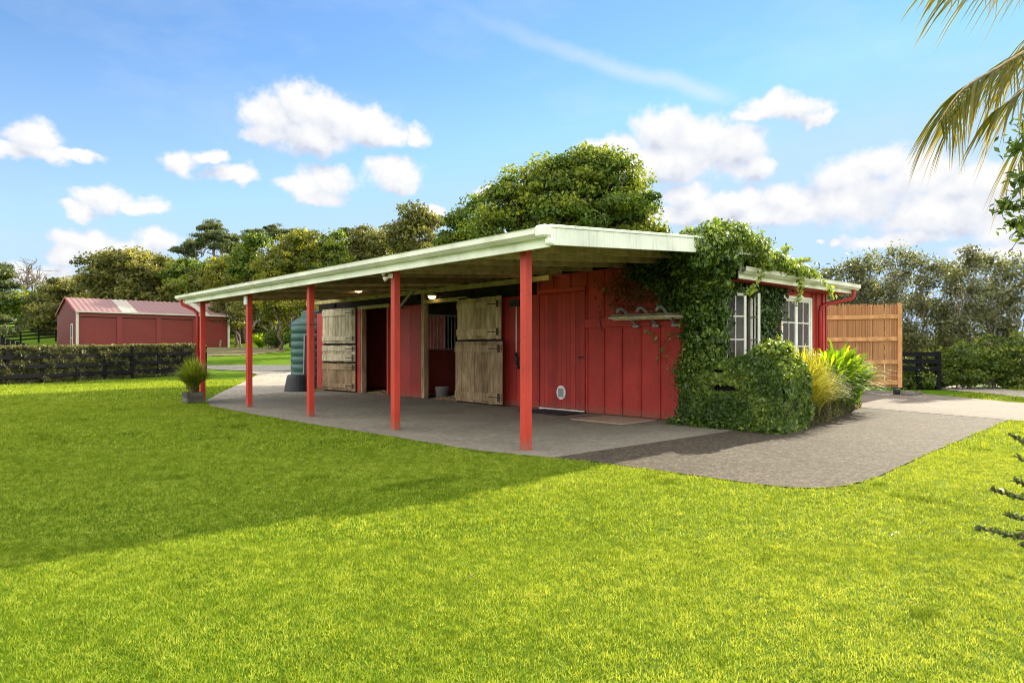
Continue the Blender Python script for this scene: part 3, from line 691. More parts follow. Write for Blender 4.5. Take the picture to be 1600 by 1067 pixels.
pine('ragged pine cut off by the left edge of the picture', 60, [(2, 430, 16, 6), (8, 446, 16, 5), (-6, 418, 14, 5), (-10, 462, 22, 6), (4, 500, 12, 5), (10, 520, 8, 4)], (-14, 560), 68, (-8, 412))
# bare tree
bt = at_depth(45, 500, 88)
root = empty('bare_tree', (bt.x, bt.y, gz(bt.x, bt.y)), 'leafless grey tree standing above the left paddock', 'bare tree')
mb = MB(); tp = at_depth(44, 415, 88); trk = limb(mb, (bt.x, bt.y, gz(bt.x, bt.y)), tp, .30, .05, 3, .03, 8)
mb.build('trunk', M['palebark'], root, smooth=True)
mb = MB(); rr = random.Random(5)
for k in range(26):
    st_ = trk[rr.choice([3, 4, 5, 6, 7])]
    e = at_depth(44+rr.uniform(-30, 30), 405+rr.uniform(-2, 34), 88+rr.uniform(-2, 2)); e.z = max(e.z, st_.z-.3)
    pts = limb(mb, st_, e, .11, .035, k, .06, 5, 5)
    for j in range(4):
        s2 = pts[rr.choice([2, 3, 4])]; e2 = s2+Vector((rr.gauss(0, .7), rr.gauss(0, .7), rr.uniform(.1, 1.0)))
        limb(mb, s2, e2, .04, .02, k*9+j, .06, 3, 4)
mb.build('branches', M['palebark'], root, smooth=True)
# shrubs on the right
rx_tops_more = [(1780, 380), (1860, 372), (1950, 380)]
rx_tops = [(1296, 418), (1330, 408), (1362, 398), (1398, 390), (1440, 400), (1480, 412), (1512, 388), (1550, 398), (1588, 402), (1640, 396), (1700, 392)]+rx_tops_more
rx_lab = ['first tall shrub, half hidden behind the bamboo gate', 'tall shrub standing over the middle of the bamboo gate', 'tall shrub over the right part of the bamboo gate', 'tall shrub over the gate post with a high pointed top', 'tall shrub behind the short black fence', 'lower tall shrub right of the short black fence', 'tallest slender shrub of the row along the gravel path', 'open crowned tall shrub right of the tallest one', 'tall shrub near the right edge of the picture', 'tall shrub cut by the right edge of the picture', 'tall shrub past the right edge, next to the last one in view', 'second tall shrub past the right edge', 'third tall shrub past the right edge', 'farthest tall shrub past the right edge']
for i, (x, yt) in enumerate(rx_tops):
    D = 22.5+(i % 3)*.5
    rr = random.Random(100+i); lob = []
    for k in range(6):
        lob.append((x+rr.uniform(-20, 20), yt+22+k*24+rr.uniform(-5, 5), 17+k*3, 20))
    lob.append((x, yt+10, 10, 12)); lob.append((x+rr.uniform(-16, 16), yt+22, 8, 13))
    tree('tall_shrub', rx_lab[i], D, lob, (x, 600), 'shrub', .26, 330, 17, .10, 200+i, 'palebark', .035, 5, 'row of tall open shrubs on the right', base_spread=.5, fill=.1, flat=1, aspect=.45, cat_='shrub', limbs=True)
lows = [(1425, 585, 26, 20), (1458, 578, 24, 26), (1500, 570, 30, 34), (1545, 562, 32, 40), (1585, 565, 30, 38), (1630, 560, 40, 44)]
ll_ = ['low dark bush under the short black fence', 'rounded bush at the end of the short black fence', 'bushy green mound left of the dense thicket', 'dense dark thicket bush by the gravel path', 'dense bush at the right end of the gravel path', 'thick bush cut by the right edge of the picture']
for i, (x, y, rx, ry) in enumerate(lows):
    tree('shrub', ll_[i], 20.8+.2*(i % 2), [(x, y, rx, ry), (x+8, y+ry*.5, rx, ry*.7), (x-rx*.5, y+ry*.6, rx*.8, ry*.5)], (x, 603), 'shrub_low', .22, 110, 60, .085, 260+i, 'palebark', .03, 3, 'dense bushes under the tall shrubs', cat_='bush', fill=.25)
# far tree line on the right, seen through the shrubs
fl = []
r9 = np.random.default_rng(77)
for k in range(1800):
    l = r9.uniform(20, 190); D = 150+r9.uniform(-8, 8); x, y = to_world(l, D); hgt = 2.5+2*vnoise(np.array([l]), np.array([0.]), .07, 9)[0]
    fl.append((x, y, r9.uniform(0, hgt)))
fl = np.repeat(np.array(fl), 6, 0)+r9.normal(0, .6, (1800*6, 3)); fl[:, 2] = np.abs(fl[:, 2])
V, Fq, tt = leaves(fl, np.tile([0, 0, 1.], (len(fl), 1)), 1.1, 5, .7, 1)
o = np_mesh('far_woods', V, Fq, M['tree_olive'], tint=tt, kind='stuff'); tag(o, 'far off line of woods behind the tall shrubs', 'woods')
# ------------------------------------------------------------------ stable building
ST = empty('stable_building', (-5.5, 4.1, 0), 'long red timber stable with open veranda on red posts and white fascia', 'stable')
WY = 4.1; XL = -13.45; ZT = 2.27
def wall_boards(name, x0, x1, z0, z1, battens, y=WY, mat='red', th=.05, bw=.045, parent=ST):
    mb = MB(); mb.box(x0, x1, y, y+th, z0, z1)
    for bx in battens: mb.box(bx-bw/2, bx+bw/2, y-.018, y-.0005, z0+.004, z1-.004)
    return mb.build(name, M[mat], parent, bevel=.003)
def panels(xs, x0, x1, z0, z1, name='wall', mat='red'):
    """wide vertical boards with dark shadow gaps"""
    mb = MB(); ed = [x0]+xs+[x1]
    mb.box(x0, x1, WY+.022, WY+.06, z0, z1)
    for a, b in zip(ed[:-1], ed[1:]):
        mb.box(a+.006, b-.006, WY+rng.uniform(-.002, .003), WY+.02, z0+.002, z1-.002)
    return mb.build(name, M[mat], ST, bevel=.003)
panels([-13.1, -12.7, -12.3, -11.9, -11.5, -11.2], XL, -10.95, .01, ZT)
panels([-9.28, -8.98, -8.45], -9.42, -7.98, .01, ZT)
panels([-5.9, -5.3, -4.86, -4.6, -4.3], -6.42, -3.93, .01, ZT)
# right red section with battens
mb = MB(); mb.box(-2.665, .0, WY, WY+.05, .01, 2.62)
mb.box(-3.93, -2.665, WY, WY+.05, 2.275, 2.62)
for bx in (-2.67, -2.27, -1.86, -1.46, -1.06, -.66, -.26): mb.box(bx-.018, bx+.018, WY-.022, WY-.0005, .012, 1.55)
for bx in (-2.67, -2.27, -1.86, -1.46, -1.06, -.66, -.26): mb.box(bx-.018, bx+.018, WY-.022, WY-.0005, 1.752, 2.618)
for bx in (-3.55, -3.1): mb.box(bx-.02, bx+.02, WY-.022, WY-.0005, 2.345, 2.60)
mb.box(-3.975, -3.915, WY-.03, WY+.06, .012, 2.62)
mb.build('wall', M['red'], ST, bevel=.003)
mb = MB(); mb.box(-2.70, .02, WY-.045, WY-.0245, 1.57, 1.735)
mb.build('wall_rail', M['red'], ST, bevel=.004)
# red door
mb = MB()
xs = np.linspace(-3.91, -2.73, 11)
mb.box(-3.905, -2.72, WY+.014, WY+.05, .04, 2.27)
for a, b in zip(xs[:-1], xs[1:]): mb.box(a+.002, b-.002, WY-.006+rng.uniform(-.001, .001), WY+.012, .045, 2.262)
door = mb.build('door', M['red'], ST, bevel=.003)
mb = MB(); mb.box(-3.95, -2.69, WY-.05, WY-.024, 2.265, 2.345); mb.build('door_lintel', M['red'], ST, bevel=.004)
mb = MB(); mb.box(-3.91, -2.73, WY-.035, WY-.008, .006, .038); mb.build('door_sill', M['whiteplastic'], ST)
mb = MB()
seg = 28; c = on_y(878, 613, WY)
ring = []
for k in range(seg):
    a = 2*math.pi*k/seg; ring.append((c.x+.115*math.cos(a), c.z+.135*math.sin(a)))
vs = [(x, WY-.012, z) for x, z in ring]+[(x, WY-.03, z) for x, z in ring]
mb.add(vs, [tuple(range(seg))]+[tuple(seg+k for k in range(seg))[::-1]]+[(k, (k+1) % seg, seg+(k+1) % seg, seg+k) for k in range(seg)])
cf = mb.build('cat_flap', M['whiteplastic'], door, smooth=False)
mb = MB(); mb.box(c.x-.065, c.x+.065, WY-.036, WY-.031, c.z-.085, c.z+.075); mb.box(c.x-.065, c.x+.065, WY-.042, WY-.0365, c.z+.05, c.z+.078)
mb.build('cat_flap_panel', M['flap'], door)
mb = MB(); h = on_y(910, 558, WY); mb.box(h.x-.1, h.x+.05, WY-.022, WY-.0065, h.z-.012, h.z+.012); mb.tube([(h.x-.03, WY-.02, h.z), (h.x-.03, WY-.06, h.z), (h.x-.03, WY-.06, h.z-.06)], .007, 6)
mb.build('door_bolt', M['iron'], door)
# jambs, lintels, upper dark panels, beam
mb = MB(); mb.box(-11.02, -10.84, WY-.03, WY+.07, .01, 2.30); mb.build('door_jamb', M['red'], ST, bevel=.006)
mb = MB(); mb.box(-10.838, -10.76, WY-.02, WY+.12, .01, 2.30); mb.build('door_jamb', M['wood_warm'], ST, bevel=.006)
mb = MB(); mb.box(-9.50, -9.425, WY-.035, WY+.12, .01, 2.30); mb.build('door_jamb', M['red'], ST, bevel=.006)
mb = MB(); mb.box(-7.978, -7.86, WY-.02, WY+.12, .01, 2.62); mb.build('door_jamb', M['wood_warm'], ST, bevel=.006)
mb = MB(); mb.box(-6.50, -6.423, WY-.02, WY+.12, .01, 2.30); mb.build('door_jamb', M['wood_warm'], ST, bevel=.006)
for a, b in ((-10.98, -9.40), (-7.855, -6.2)):
    mb = MB(); mb.box(a, b, WY-.04, WY+.05, 2.272, 2.36); mb.build('lintel', M['mossy'], ST, bevel=.005)
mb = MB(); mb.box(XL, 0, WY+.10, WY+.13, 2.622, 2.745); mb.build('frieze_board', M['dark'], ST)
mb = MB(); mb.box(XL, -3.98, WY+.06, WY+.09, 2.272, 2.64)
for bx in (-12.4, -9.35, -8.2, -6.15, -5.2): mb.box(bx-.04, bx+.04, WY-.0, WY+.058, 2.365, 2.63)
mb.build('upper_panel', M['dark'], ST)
mb = MB(); mb.box(XL-.25, -3.45, WY-.22, WY-.12, 2.50, 2.60); mb.build('wall_plate', M['mossy'], ST, bevel=.006)
# shell and stall interior
mb = MB()
mb.box(XL, XL+.05, WY+.07, 8.2, 0.01, 2.62); mb.box(XL, -.06, 8.2, 8.25, .01, 2.46)
mb.build('back_wall', M['red'], ST)
mb = MB()
mb.box(XL+.06, -4.1, 7.6, 7.65, 1.25, 2.6); mb.box(-4.1, -4.05, WY+.1, 8.19, .02, 2.6)
mb.build('stall_partition', M['stallwood'], ST)
mb = MB(); mb.box(-13.3, -9.2, 5.7, 5.75, .02, 2.6); mb.build('stall_partition', M['stallred'], ST)
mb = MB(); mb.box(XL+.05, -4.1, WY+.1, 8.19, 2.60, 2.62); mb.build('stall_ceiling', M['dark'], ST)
mb = MB()
zt_, zb_ = on_x(692, 494, -9.02).z, on_x(692, 544, -9.02).z
for y in np.arange(4.45, 7.9, .115): mb.tube([(-9.06, y, zb_-.02), (-9.06, y, zt_+.02)], .013, 6)
mb.box(-9.08, -9.04, 4.3, 7.9, zt_, zt_+.04); mb.box(-9.08, -9.04, 4.3, 7.9, zb_-.04, zb_)
mb.build('stall_grille', M['bars'], ST, smooth=False)
mb = MB(); mb.box(-9.09, -9.03, WY+.14, 8.0, .02, zb_-.042); mb.build('stall_wall', M['stallred'], ST)
mb = MB(); mb.box(-9.09, -9.03, WY+.14, 8.0, zt_+.042, 2.58); mb.build('stall_header', M['stallwood'], ST)
mb = MB(); mb.box(-9.0, -4.15, 7.2, 7.25, .02, 2.58); mb.build('stall_wall', M['stallwood'], ST)
# stable doors (ledged boards) swung open
def stable_leaf(p0, p1, z0, z1, mat, ledges, nb, seed, name='stable_door', hinge_end=1, sub=True):
    r = random.Random(seed); p0, p1 = Vector(p0), Vector(p1); d = (p1-p0); L = d.length; d.normalize(); nrm = Vector((d.y, -d.x, 0))
    if nrm.y > 0: nrm = -nrm
    mb = MB(); w_ = L/nb
    for i in range(nb):
        a = p0+d*(w_*(i+.5)); top = z1+r.uniform(-.006, .006); bt_ = z0+r.uniform(-.006, .006)
        mb.obox((a.x, a.y, (top+bt_)/2), d*(w_/2-.003), nrm*(.011+r.uniform(0, .002)), Vector((0, 0, (top-bt_)/2)))
    leaf = mb.build(name, mat, ST, bevel=.003)
    for (a, b) in ledges:
        m2 = MB(); c_ = (p0+p1)/2+nrm*.025; m2.obox((c_.x, c_.y, (a+b)/2), d*(L/2-.004), nrm*.0115, Vector((0, 0, (b-a)/2)))
        m2.build('ledge', mat, leaf, bevel=.003)
    m2 = MB(); c_ = (p0+p1)/2-nrm*.02; m2.obox((c_.x, c_.y, (z0+z1)/2), d*(L/2-.02), nrm*.006, Vector((0, 0, (z1-z0)/2+.03))); m2.build('door_back', M['dark'], leaf)
    for (a, b) in ledges:
        m3 = MB()
        hp = (p1 if hinge_end else p0)-d*(.08 if hinge_end else -.08)+nrm*.042; zc = (a+b)/2
        m3.obox((hp.x, hp.y, zc), d*.035, nrm*.005, Vector((0, 0, (b-a)/2+.005)))
        for k in (.25, .42):
            q = (p1 if hinge_end else p0)-d*(k/2 if hinge_end else -k/2)+nrm*.038; m3.obox((q.x, q.y, zc), d*(k/2), nrm*.0015*(1+k), Vector((0, 0, .010)))
        m3.build('hinge', M['iron'], leaf)
    return leaf
H1, E1 = (-11.02, 4.03, 0), (-12.55, 3.84, 0)
stable_leaf(E1, H1, 1.36, 2.33, M['wood_pale'], [(2.13, 2.27), (1.43, 1.55)], 10, 1)
stable_leaf((E1[0], E1[1], 0), H1, .845, 1.30, M['wood_pale'], [(1.14, 1.27), (.87, 1.05)], 9, 2)
stable_leaf((E1[0], E1[1], 0), H1, .04, .80, M['wood_warm'], [(.62, .76), (.12, .24)], 9, 3)
H2, E2 = (-6.48, 4.03, 0), (-4.93, 3.97, 0)
stable_leaf(H2, E2, 1.40, 2.29, M['wood_gold'], [(2.07, 2.2), (1.48, 1.62)], 9, 4, hinge_end=1)
stable_leaf((H2[0]+.0, 3.98, 0), (E2[0]+.12, 3.90, 0), .035, 1.35, M['wood_warm'], [(1.12, 1.27), (.10, .26)], 7, 5, hinge_end=1)
# posts
for i, x in enumerate((0, -2.76, -5.46, -8.2, -10.98)):
    mb = MB(); mb.box(x-.05, x+.05, -.05, .05, .0, 2.31)
    mb.build('post', M['redpost'] if i < 5 else M['red'], ST, bevel=.004)
# roof
def corr(x0, x1, ya, za, yb, zb, along='x', pitch=.076, amp=.009, th=0):
    n = int((x1-x0)/pitch*4)+1; xs = np.linspace(x0, x1, n); w_ = np.sin(np.arange(n)*math.pi/2)*amp
    V = []
    for yy, zz in ((ya, za), (yb, zb)):
        if along == 'x': V.append(np.stack([xs, np.full(n, yy), zz+w_], -1))
        else: V.append(np.stack([np.full(n, yy), xs, zz+w_], -1))
    V = np.concatenate(V); i = np.arange(n-1); Fq = np.stack([i, i+1, n+i+1, n+i], -1)
    return V, Fq
V, Fq = corr(-11.75, .60, -.27, 2.475, 4.3, 2.785)
np_mesh('roof_sheet', V, Fq, M['roofsheet'], ST)
V, Fq = corr(-13.9, -1.0, 4.14, 2.775, 6.4, 3.28); np_mesh('roof_sheet', V, Fq, M['roofsheet'], ST)
V, Fq = corr(-13.9, -1.0, 6.4, 3.28, 8.5, 2.66); np_mesh('roof_sheet', V, Fq, M['roofsheet'], ST)
V, Fq = corr(4.16, 8.35, .38, 2.435, -1.0, 2.72, along='y'); np_mesh('roof_sheet', V, Fq, M['roofsheet'], ST)
mb = MB(); mb.beam((-13.9, 6.4, 3.30), (-.97, 6.4, 3.30), .25, .02); mb.beam((-.985, 6.4, 3.27), (-.985, 8.55, 2.635), .035, .13); mb.beam((-.985, 6.4, 3.27), (-.985, 4.2, 2.78), .035, .13)
mb.build('barge_flashing', M['steel'], ST)
mb = MB()
mb.add([(-1.02, 4.15, 2.6), (-1.02, 8.3, 2.6), (-1.02, 8.3, 2.68), (-1.02, 6.4, 3.22), (-1.02, 4.15, 2.74)], [(0, 1, 2, 3, 4)])
mb.build('gable_panel', M['red'], ST)
# bargeboard on the end of the veranda
mb = MB(); mb.beam((.62, -.235, 2.372), (.62, 4.15, 2.672), .028, .185); mb.build('bargeboard', M['white'], ST, bevel=.004)
mb = MB(); mb.beam((.612, -.25, 2.483), (.612, 4.15, 2.783), .062, .034); mb.build('barge_capping', M['white'], ST, bevel=.003)
# fascia + gutter
mb = MB(); mb.box(-11.72, .60, -.235, -.205, 2.262, 2.40); mb.build('fascia', M['gutter'], ST, bevel=.004)
def gutter_profile(mb, a, b, out, z, wdt=.115, hgt=.095):
    a, b, o = Vector(a), Vector(b), Vector(out)
    prof = [(0, hgt), (0, 0), (.02, -.012), (wdt*.55, -.012), (wdt, .03), (wdt, hgt*.92), (wdt+.012, hgt), (wdt-.006, hgt+.004), (wdt-.012, hgt*.9), (wdt-.012, .034), (wdt*.5, .0), (.012, .002), (.012, hgt)]
    n = len(prof); vs = []
    for p in (a, b):
        for (u, v) in prof: vs.append(p+o*u+Vector((0, 0, z+v)))
    mb.add(vs, [(k, (k+1) % n, n+(k+1) % n, n+k) for k in range(n)]+[tuple(range(n)), tuple(range(n, 2*n))[::-1]])
mb = MB(); gutter_profile(mb, (-11.86, -.237, 0), (.50, -.237, 0), (0, -1, 0), 2.372); mb.build('gutter', M['gutter'], ST)
mb = MB(); mb.box(.50, .66, -.36, -.238, 2.36, 2.49); mb.box(.59, .66, -.30, -.2, 2.275, 2.359); mb.build('gutter_cap', M['white'], ST, bevel=.02)
mb = MB(); mb.box(.585, .605, 4.15, 8.3, 2.3, 2.302); 
mb = MB(); mb.box(.36, .385, 4.1, 8.3, 2.25, 2.37); mb.build('fascia', M['gutter'], ST, bevel=.003)
mb = MB(); gutter_profile(mb, (.387, 4.1, 0), (.387, 8.45, 0), (1, 0, 0), 2.33); mb.build('gutter', M['gutter'], ST)
mb = MB(); mb.box(.0, .358, 4.15, 8.28, 2.24, 2.25); mb.build('soffit', M['red'], ST)
# rafters and purlins
for i, x in enumerate(np.arange(-11.6, .5, .76)):
    mb = MB(); z0, z1 = 2.40, 2.685
    mb.beam((x, -.2, z0-.03), (x, 4.0, z1-.03), .045, .13); mb.build('rafter', M['rafter'], ST, bevel=.003)
mb = MB(); mb.box(-11.7, .55, -.204, -.15, 2.30, 2.43); mb.build('veranda_beam', M['rafter'], ST, bevel=.004)
mb = MB(); mb.beam((-5.6, -.2, 2.462), (-5.6, 4.1, 2.754), 12.2, .006); mb.build('roof_lining', M['underroof'], ST)
for y in (.9, 1.9, 2.9, 3.7):
    mb = MB(); z = 2.478+(y+.27)*.0679-.03; mb.box(-11.7, .58, y-.035, y+.035, z-.035, z+.004); mb.build('purlin', M['rafter'], ST)
mb = MB(); mb.beam((.55, -.19, 2.375), (.55, 4.0, 2.66), .05, .13); mb.build('rafter', M['rafter'], ST)
# side wall
mb = MB()
def yz(a, b, c, d_, x0=-.05, x1=0.0): mb.box(x0, x1, a, b, c, d_)
W1 = (4.28, 5.14, .95, 2.08); W2 = (6.22, 7.35, .80, 2.09)
yz(WY+.05, W1[0], .01, 2.48); yz(W1[0], W1[1], .01, W1[2]); yz(W1[0], W1[1], W1[3], 2.48); yz(W1[1], W2[0], .01, 2.48)
yz(W2[0], W2[1], .01, W2[2]); yz(W2[0], W2[1], W2[3], 2.48); yz(W2[1], 7.86, .01, 2.48)
for y in (5.55, 5.85, 6.15, 7.45, 7.62): mb.box(.001, .02, y-.018, y+.018, .02, 2.235)
mb.build('wall', M['red'], ST, bevel=.003)
mb = MB(); mb.box(-.06, .03, 7.862, 7.95, .01, 2.46); mb.build('corner_board', M['red'], ST, bevel=.004)
def window(y0, y1, z0, z1, rows, cols):
    mb = MB(); t = .055
    mb.box(-.03, .028, y0-.05, y0+.005, z0-.05, z1+.05); mb.box(-.03, .028, y1-.005, y1+.05, z0-.05, z1+.05)
    mb.box(-.03, .028, y0+.006, y1-.006, z1-.005, z1+.05); mb.box(-.03, .04, y0+.006, y1-.006, z0-.05, z0+.005)
    return mb.build('window', M['frame'], ST, bevel=.003)
def sash(par, hinge, ang, wdt, z0, z1, rows, cols, name='casement'):
    """hinge (x,y), direction angle in the xy plane"""
    d = Vector((math.cos(ang), math.sin(ang), 0)); n = Vector((-d.y, d.x, 0)); h = Vector((hinge[0], hinge[1], 0)); mb = MB(); s = .045
    def bar(u0, u1, a, b, th=.02): 
        c_ = h+d*((u0+u1)/2); mb.obox((c_.x, c_.y, (a+b)/2), d*((u1-u0)/2), n*th, Vector((0, 0, (b-a)/2)))
    bar(0, s, z0, z1); bar(wdt-s, wdt, z0, z1); bar(s, wdt-s, z0, z0+s*1.3); bar(s, wdt-s, z1-s, z1)
    for k in range(1, cols): u = s+(wdt-2*s)*k/cols; bar(u-.011, u+.011, z0+s*1.3, z1-s, .014)
    for k in range(1, rows): zz = z0+(z1-z0)*k/rows; bar(s, wdt-s, zz-.011, zz+.011, .0125)
    o = mb.build(name, M['frame'], par, bevel=.002)
    m2 = MB(); c_ = h+d*wdt/2; a_ = h+d*s; b_ = h+d*(wdt-s)
    m2.add([(a_.x, a_.y, z0+s), (b_.x, b_.y, z0+s), (b_.x, b_.y, z1-s), (a_.x, a_.y, z1-s)], [(0, 1, 2, 3)])
    m2.build('pane', M['glass'], par)
    return o
w1 = window(*W1, 3, 2)
sash(w1, (.02, W1[0]+.02), R(90-20), .42, W1[2]+.01, W1[3]-.01, 3, 2)
sash(w1, (.02, W1[1]-.02), R(-90+46), .42, W1[2]+.01, W1[3]-.01, 3, 2)
mb = MB()
for k in range(14):
    y = W1[1]-.05-k*.014; mb.tube([(-.10-.012*(k % 2), y, .9), (-.10-.012*(k % 2), y, 2.1)], .014, 6)
mb.build('curtain', M['curtain'], w1)
w2 = window(*W2, 3, 4)
sash(w2, (-.005, W2[0]+.003), R(90), (W2[1]-W2[0])/2-.004, W2[2]+.006, W2[3]-.006, 3, 2)
sash(w2, (-.005, (W2[0]+W2[1])/2), R(90), (W2[1]-W2[0])/2-.004, W2[2]+.006, W2[3]-.006, 3, 2)
mb = MB(); mb.box(-.9, -.85, W2[0]-.3, W2[1]+.3, .5, 2.3); mb.build('interior_blind', M['curtain'], w2)
# interior room floor/ceiling so windows look into a room
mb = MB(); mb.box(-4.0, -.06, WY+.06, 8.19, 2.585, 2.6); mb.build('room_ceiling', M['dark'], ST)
# downpipes
def pipe(pts, r=.036): mb = MB(); mb.tube(pts, r, 12); return mb.build('downpipe', M['redpipe'], ST, smooth=True)
pipe([(-11.55, -.30, 2.37), (-11.55, -.30, 2.30), (-11.53, -.27, 2.24), (-11.35, -.08, 2.12), (-11.28, -.03, 2.04), (-11.27, -.02, 1.9), (-11.27, -.02, .05)])
pipe([(.44, 8.25, 2.32), (.44, 8.25, 2.20), (.42, 8.22, 2.14), (.36, 8.15, 2.12), (.12, 7.75, 2.03), (.07, 7.67, 1.98), (.06, 7.65, 1.88), (.06, 7.65, .1)])
# lamps etc.
def lamp(p, s=.09, glow=True):
    mb = MB(); mb.lathe(p, [(s*1.15, .05), (s*1.25, .02), (s*1.2, 0)], 20); o = mb.build('lamp', M['lampwhite'], ST)
    mb = MB(); mb.lathe(p, [(s*1.05, -.002), (s*1.0, -.03), (s*.7, -.055), (s*.1, -.065)], 20); mb.build('lamp_shade', M['lampglow'] if glow else M['lampwhite'], o, smooth=True)
for px, py, yy in ((560, 453, 2.6), (675, 463, 3.95), (835, 422, 3.6)):
    lamp(on_y(px, py, yy))
# flood light on second post, box on fourth post
mb = MB(); mb.box(-2.83, -2.73, -.085, -.052, 2.20, 2.27); fl_ = mb.build('flood_light', M['whiteplastic'], ST, bevel=.01)
for dx, dz in ((-.09, .03), (-.02, -.05)):
    mb = MB(); c0 = Vector((-2.79+dx*.7, -.11, 2.26+dz)); mb.tube([c0+Vector((0, .04, 0)), c0, c0+Vector((-.01, -.03, -.02)), c0+Vector((-.02, -.05, -.03))], [.014, .02, .034, .036], 12); mb.build('flood_lamp', M['lampwhite'], fl_, smooth=True)
mb = MB(); mb.box(-8.25, -8.12, -.10, -.052, 2.08, 2.27); mb.build('junction_box', M['whiteplastic'], ST, bevel=.015)
# galvanised bracket near the second door, and three saddle racks
a, b, c_ = on_y(627, 482, 4.0), on_y(646, 453, 3.8), on_y(659, 451.5, 3.95)
mb = MB(); mb.tube([(a.x, 4.06, a.z), (a.x, 3.95, a.z+.03), b+Vector((-.05, 0, -.03)), b, b+Vector((.06, 0, .01)), (c_.x, 4.05, c_.z)], .035, 10)
mb.build('wall_bracket', M['steel'], ST, smooth=True)
for px, sy in ((995, 510), (1026, 509), (1056, 508)):
    p = on_y(px, sy, 4.04); mb = MB()
    mb.tube([(p.x, 4.04, p.z+.0), (p.x, 3.98, p.z+.05), (p.x-.0, 3.70, p.z+.25), (p.x, 3.62, p.z+.285), (p.x, 3.54, p.z+.27), (p.x, 3.50, p.z+.22)], [.03, .026, .024, .026, .026, .024], 10)
    mb.box(p.x-.06, p.x+.06, 4.0, 4.054, p.z-.02, p.z+.02)
    mb.build('saddle_rack', M['steel'], ST, smooth=False)
mb = MB(); a, b = on_y(954, 495, 3.68), on_y(1070, 491, 3.68)
mb.beam((a.x, 3.68, a.z), (b.x, 3.72, b.z), .17, .035, up=(0, -.35, 1)); mb.beam((a.x+.03, 3.75, a.z-.03), (b.x-.06, 3.80, b.z-.03), .13, .03, up=(0, -.35, 1))
o = mb.build('timber_plank', M['wood_pale'], bevel=.003, loc=(a.x, 3.68, a.z)); tag(o, 'weathered grey plank lying across the galvanised saddle racks', 'plank')
hk = on_y(939, 500, WY-.05); mb = MB(); mb.tube([(hk.x+.03, WY-.05, hk.z+.09), (hk.x-.01, WY-.07, hk.z+.07), (hk.x-.02, WY-.06, hk.z-.02), (hk.x+.0, WY-.055, hk.z-.10), (hk.x+.02, WY-.055, hk.z-.19)], .006, 6); mb.build('tie_cord', M['iron'], ST)
# broom
a, b = on_y(805, 556, 4.0), on_y(805, 472, 4.02)
br = empty('broom', (a.x, 4.0, a.z), 'hanging broom with pale handle beside the right stable door', 'broom')
mb = MB(); mb.tube([(a.x, 4.03, a.z+.05), (b.x, 4.05, b.z)], .013, 8); mb.build('handle', M['whiteplastic'], br, smooth=True)
mb = MB(); mb.box(b.x-.16, b.x+.14, 4.0, 4.07, b.z-.01, b.z+.04)
for k in range(26): mb.box(b.x-.155+k*.0112, b.x-.149+k*.0112, 4.005, 4.065, b.z-.085, b.z-.0105)
mb.build('broom_head', M['blackplastic'], br)
mb = MB(); mb.tube([(a.x, 4.02, a.z+.06), (a.x+.02, 4.02, a.z-.06), (a.x+.05, 4.02, a.z-.16)], [.03, .045, .02], 8); mb.tube([(a.x+.05, 4.02, a.z-.16), (a.x+.08, 4.02, a.z-.26)], .03, 6); mb.build('hand_grip', M['blackplastic'], br, smooth=True)
# dark jacket-like hanging strip behind the broom
# mats
mb = MB(); mb.box(-3.70, -2.60, 3.32, 4.0, .006, .024); o = mb.build('door_mat', M['mat'], bevel=.004, loc=(-3.1, 3.7, 0)); tag(o, 'dark door mat in front of the red door', 'door mat')
mb = MB(); mb.box(-2.0, -.92, 2.92, 3.86, .006, .024); o = mb.build('floor_mat', M['tanmat'], bevel=.004, loc=(-1.45, 3.4, 0)); tag(o, 'large tan mat under the saddle racks', 'mat')
# bucket
mb = MB(); bx, by = -7.62, 4.45
mb.lathe((bx, by, .006), [(.15, 0), (.17, .27), (.178, .28), (.165, .275), (.145, .02)], 24); o = mb.build('bucket', M['zinc'], smooth=True, loc=(bx, by, 0)); tag(o, 'grey bucket just inside the right stall doorway', 'bucket')
# bedding in both stalls
def bedding(x0, x1, y0, y1, seed, lab):
    r = np.random.default_rng(seed); n = 5000
    x, y = r.uniform(x0, x1, n), r.uniform(y0, y1, n); hm = .05*np.clip((y-y0)*3, .1, 1)
    P = np.stack([x, y, .01+hm*r.uniform(0, 1, n)], -1)
    V, Fq, tt = leaves(P, np.tile([0, 0, 1.], (n, 1)), .06, seed, .3, .6)
    o = np_mesh('straw_bedding', V, Fq, M['shavings'], tint=tt, kind='stuff'); tag(o, lab, 'straw')
bedding(-10.7, -9.55, 4.15, 6.2, 3, 'straw scattered on the floor of the left stall')
bedding(-7.6, -6.55, 4.1, 6.4, 4, 'straw scattered on the floor of the right stall')
# ------------------------------------------------------------------ tank, tub, panel
tx, ty = -14.3, 4.55
tk = empty('water_tank', (tx, ty, 0), 'dark green ribbed water tank at the left end of the stable', 'water tank')
mb = MB(); prof = [(.80, .0)]
for k in range(8):
    z = .05+k*.235; prof += [(.80, z), (.80, z+.19), (.785, z+.205), (.785, z+.222)]
prof += [(.80, 1.95), (.76, 2.05), (.62, 2.13), (.40, 2.17)]
mb.lathe((tx, ty, 0), prof, 48); mb.build('tank_body', M['tank'], tk, smooth=True)
mb = MB(); mb.lathe((tx, ty, 0), [(.56, 2.12), (.50, 2.36), (.44, 2.40), (.1, 2.41)], 8); mb.build('tank_lid', M['tank'], tk)
mb = MB()
for k in range(8):
    z = .255+k*.235
    if z < 1.95: mb.lathe((tx, ty, 0), [(.786, z-.006), (.792, z), (.786, z+.006)], 48, cap=False)
mb.build('tank_band', m_plain('pale rib edge', (.12, .24, .20), .4), tk)
q = at_depth(467, 600, 19.6)
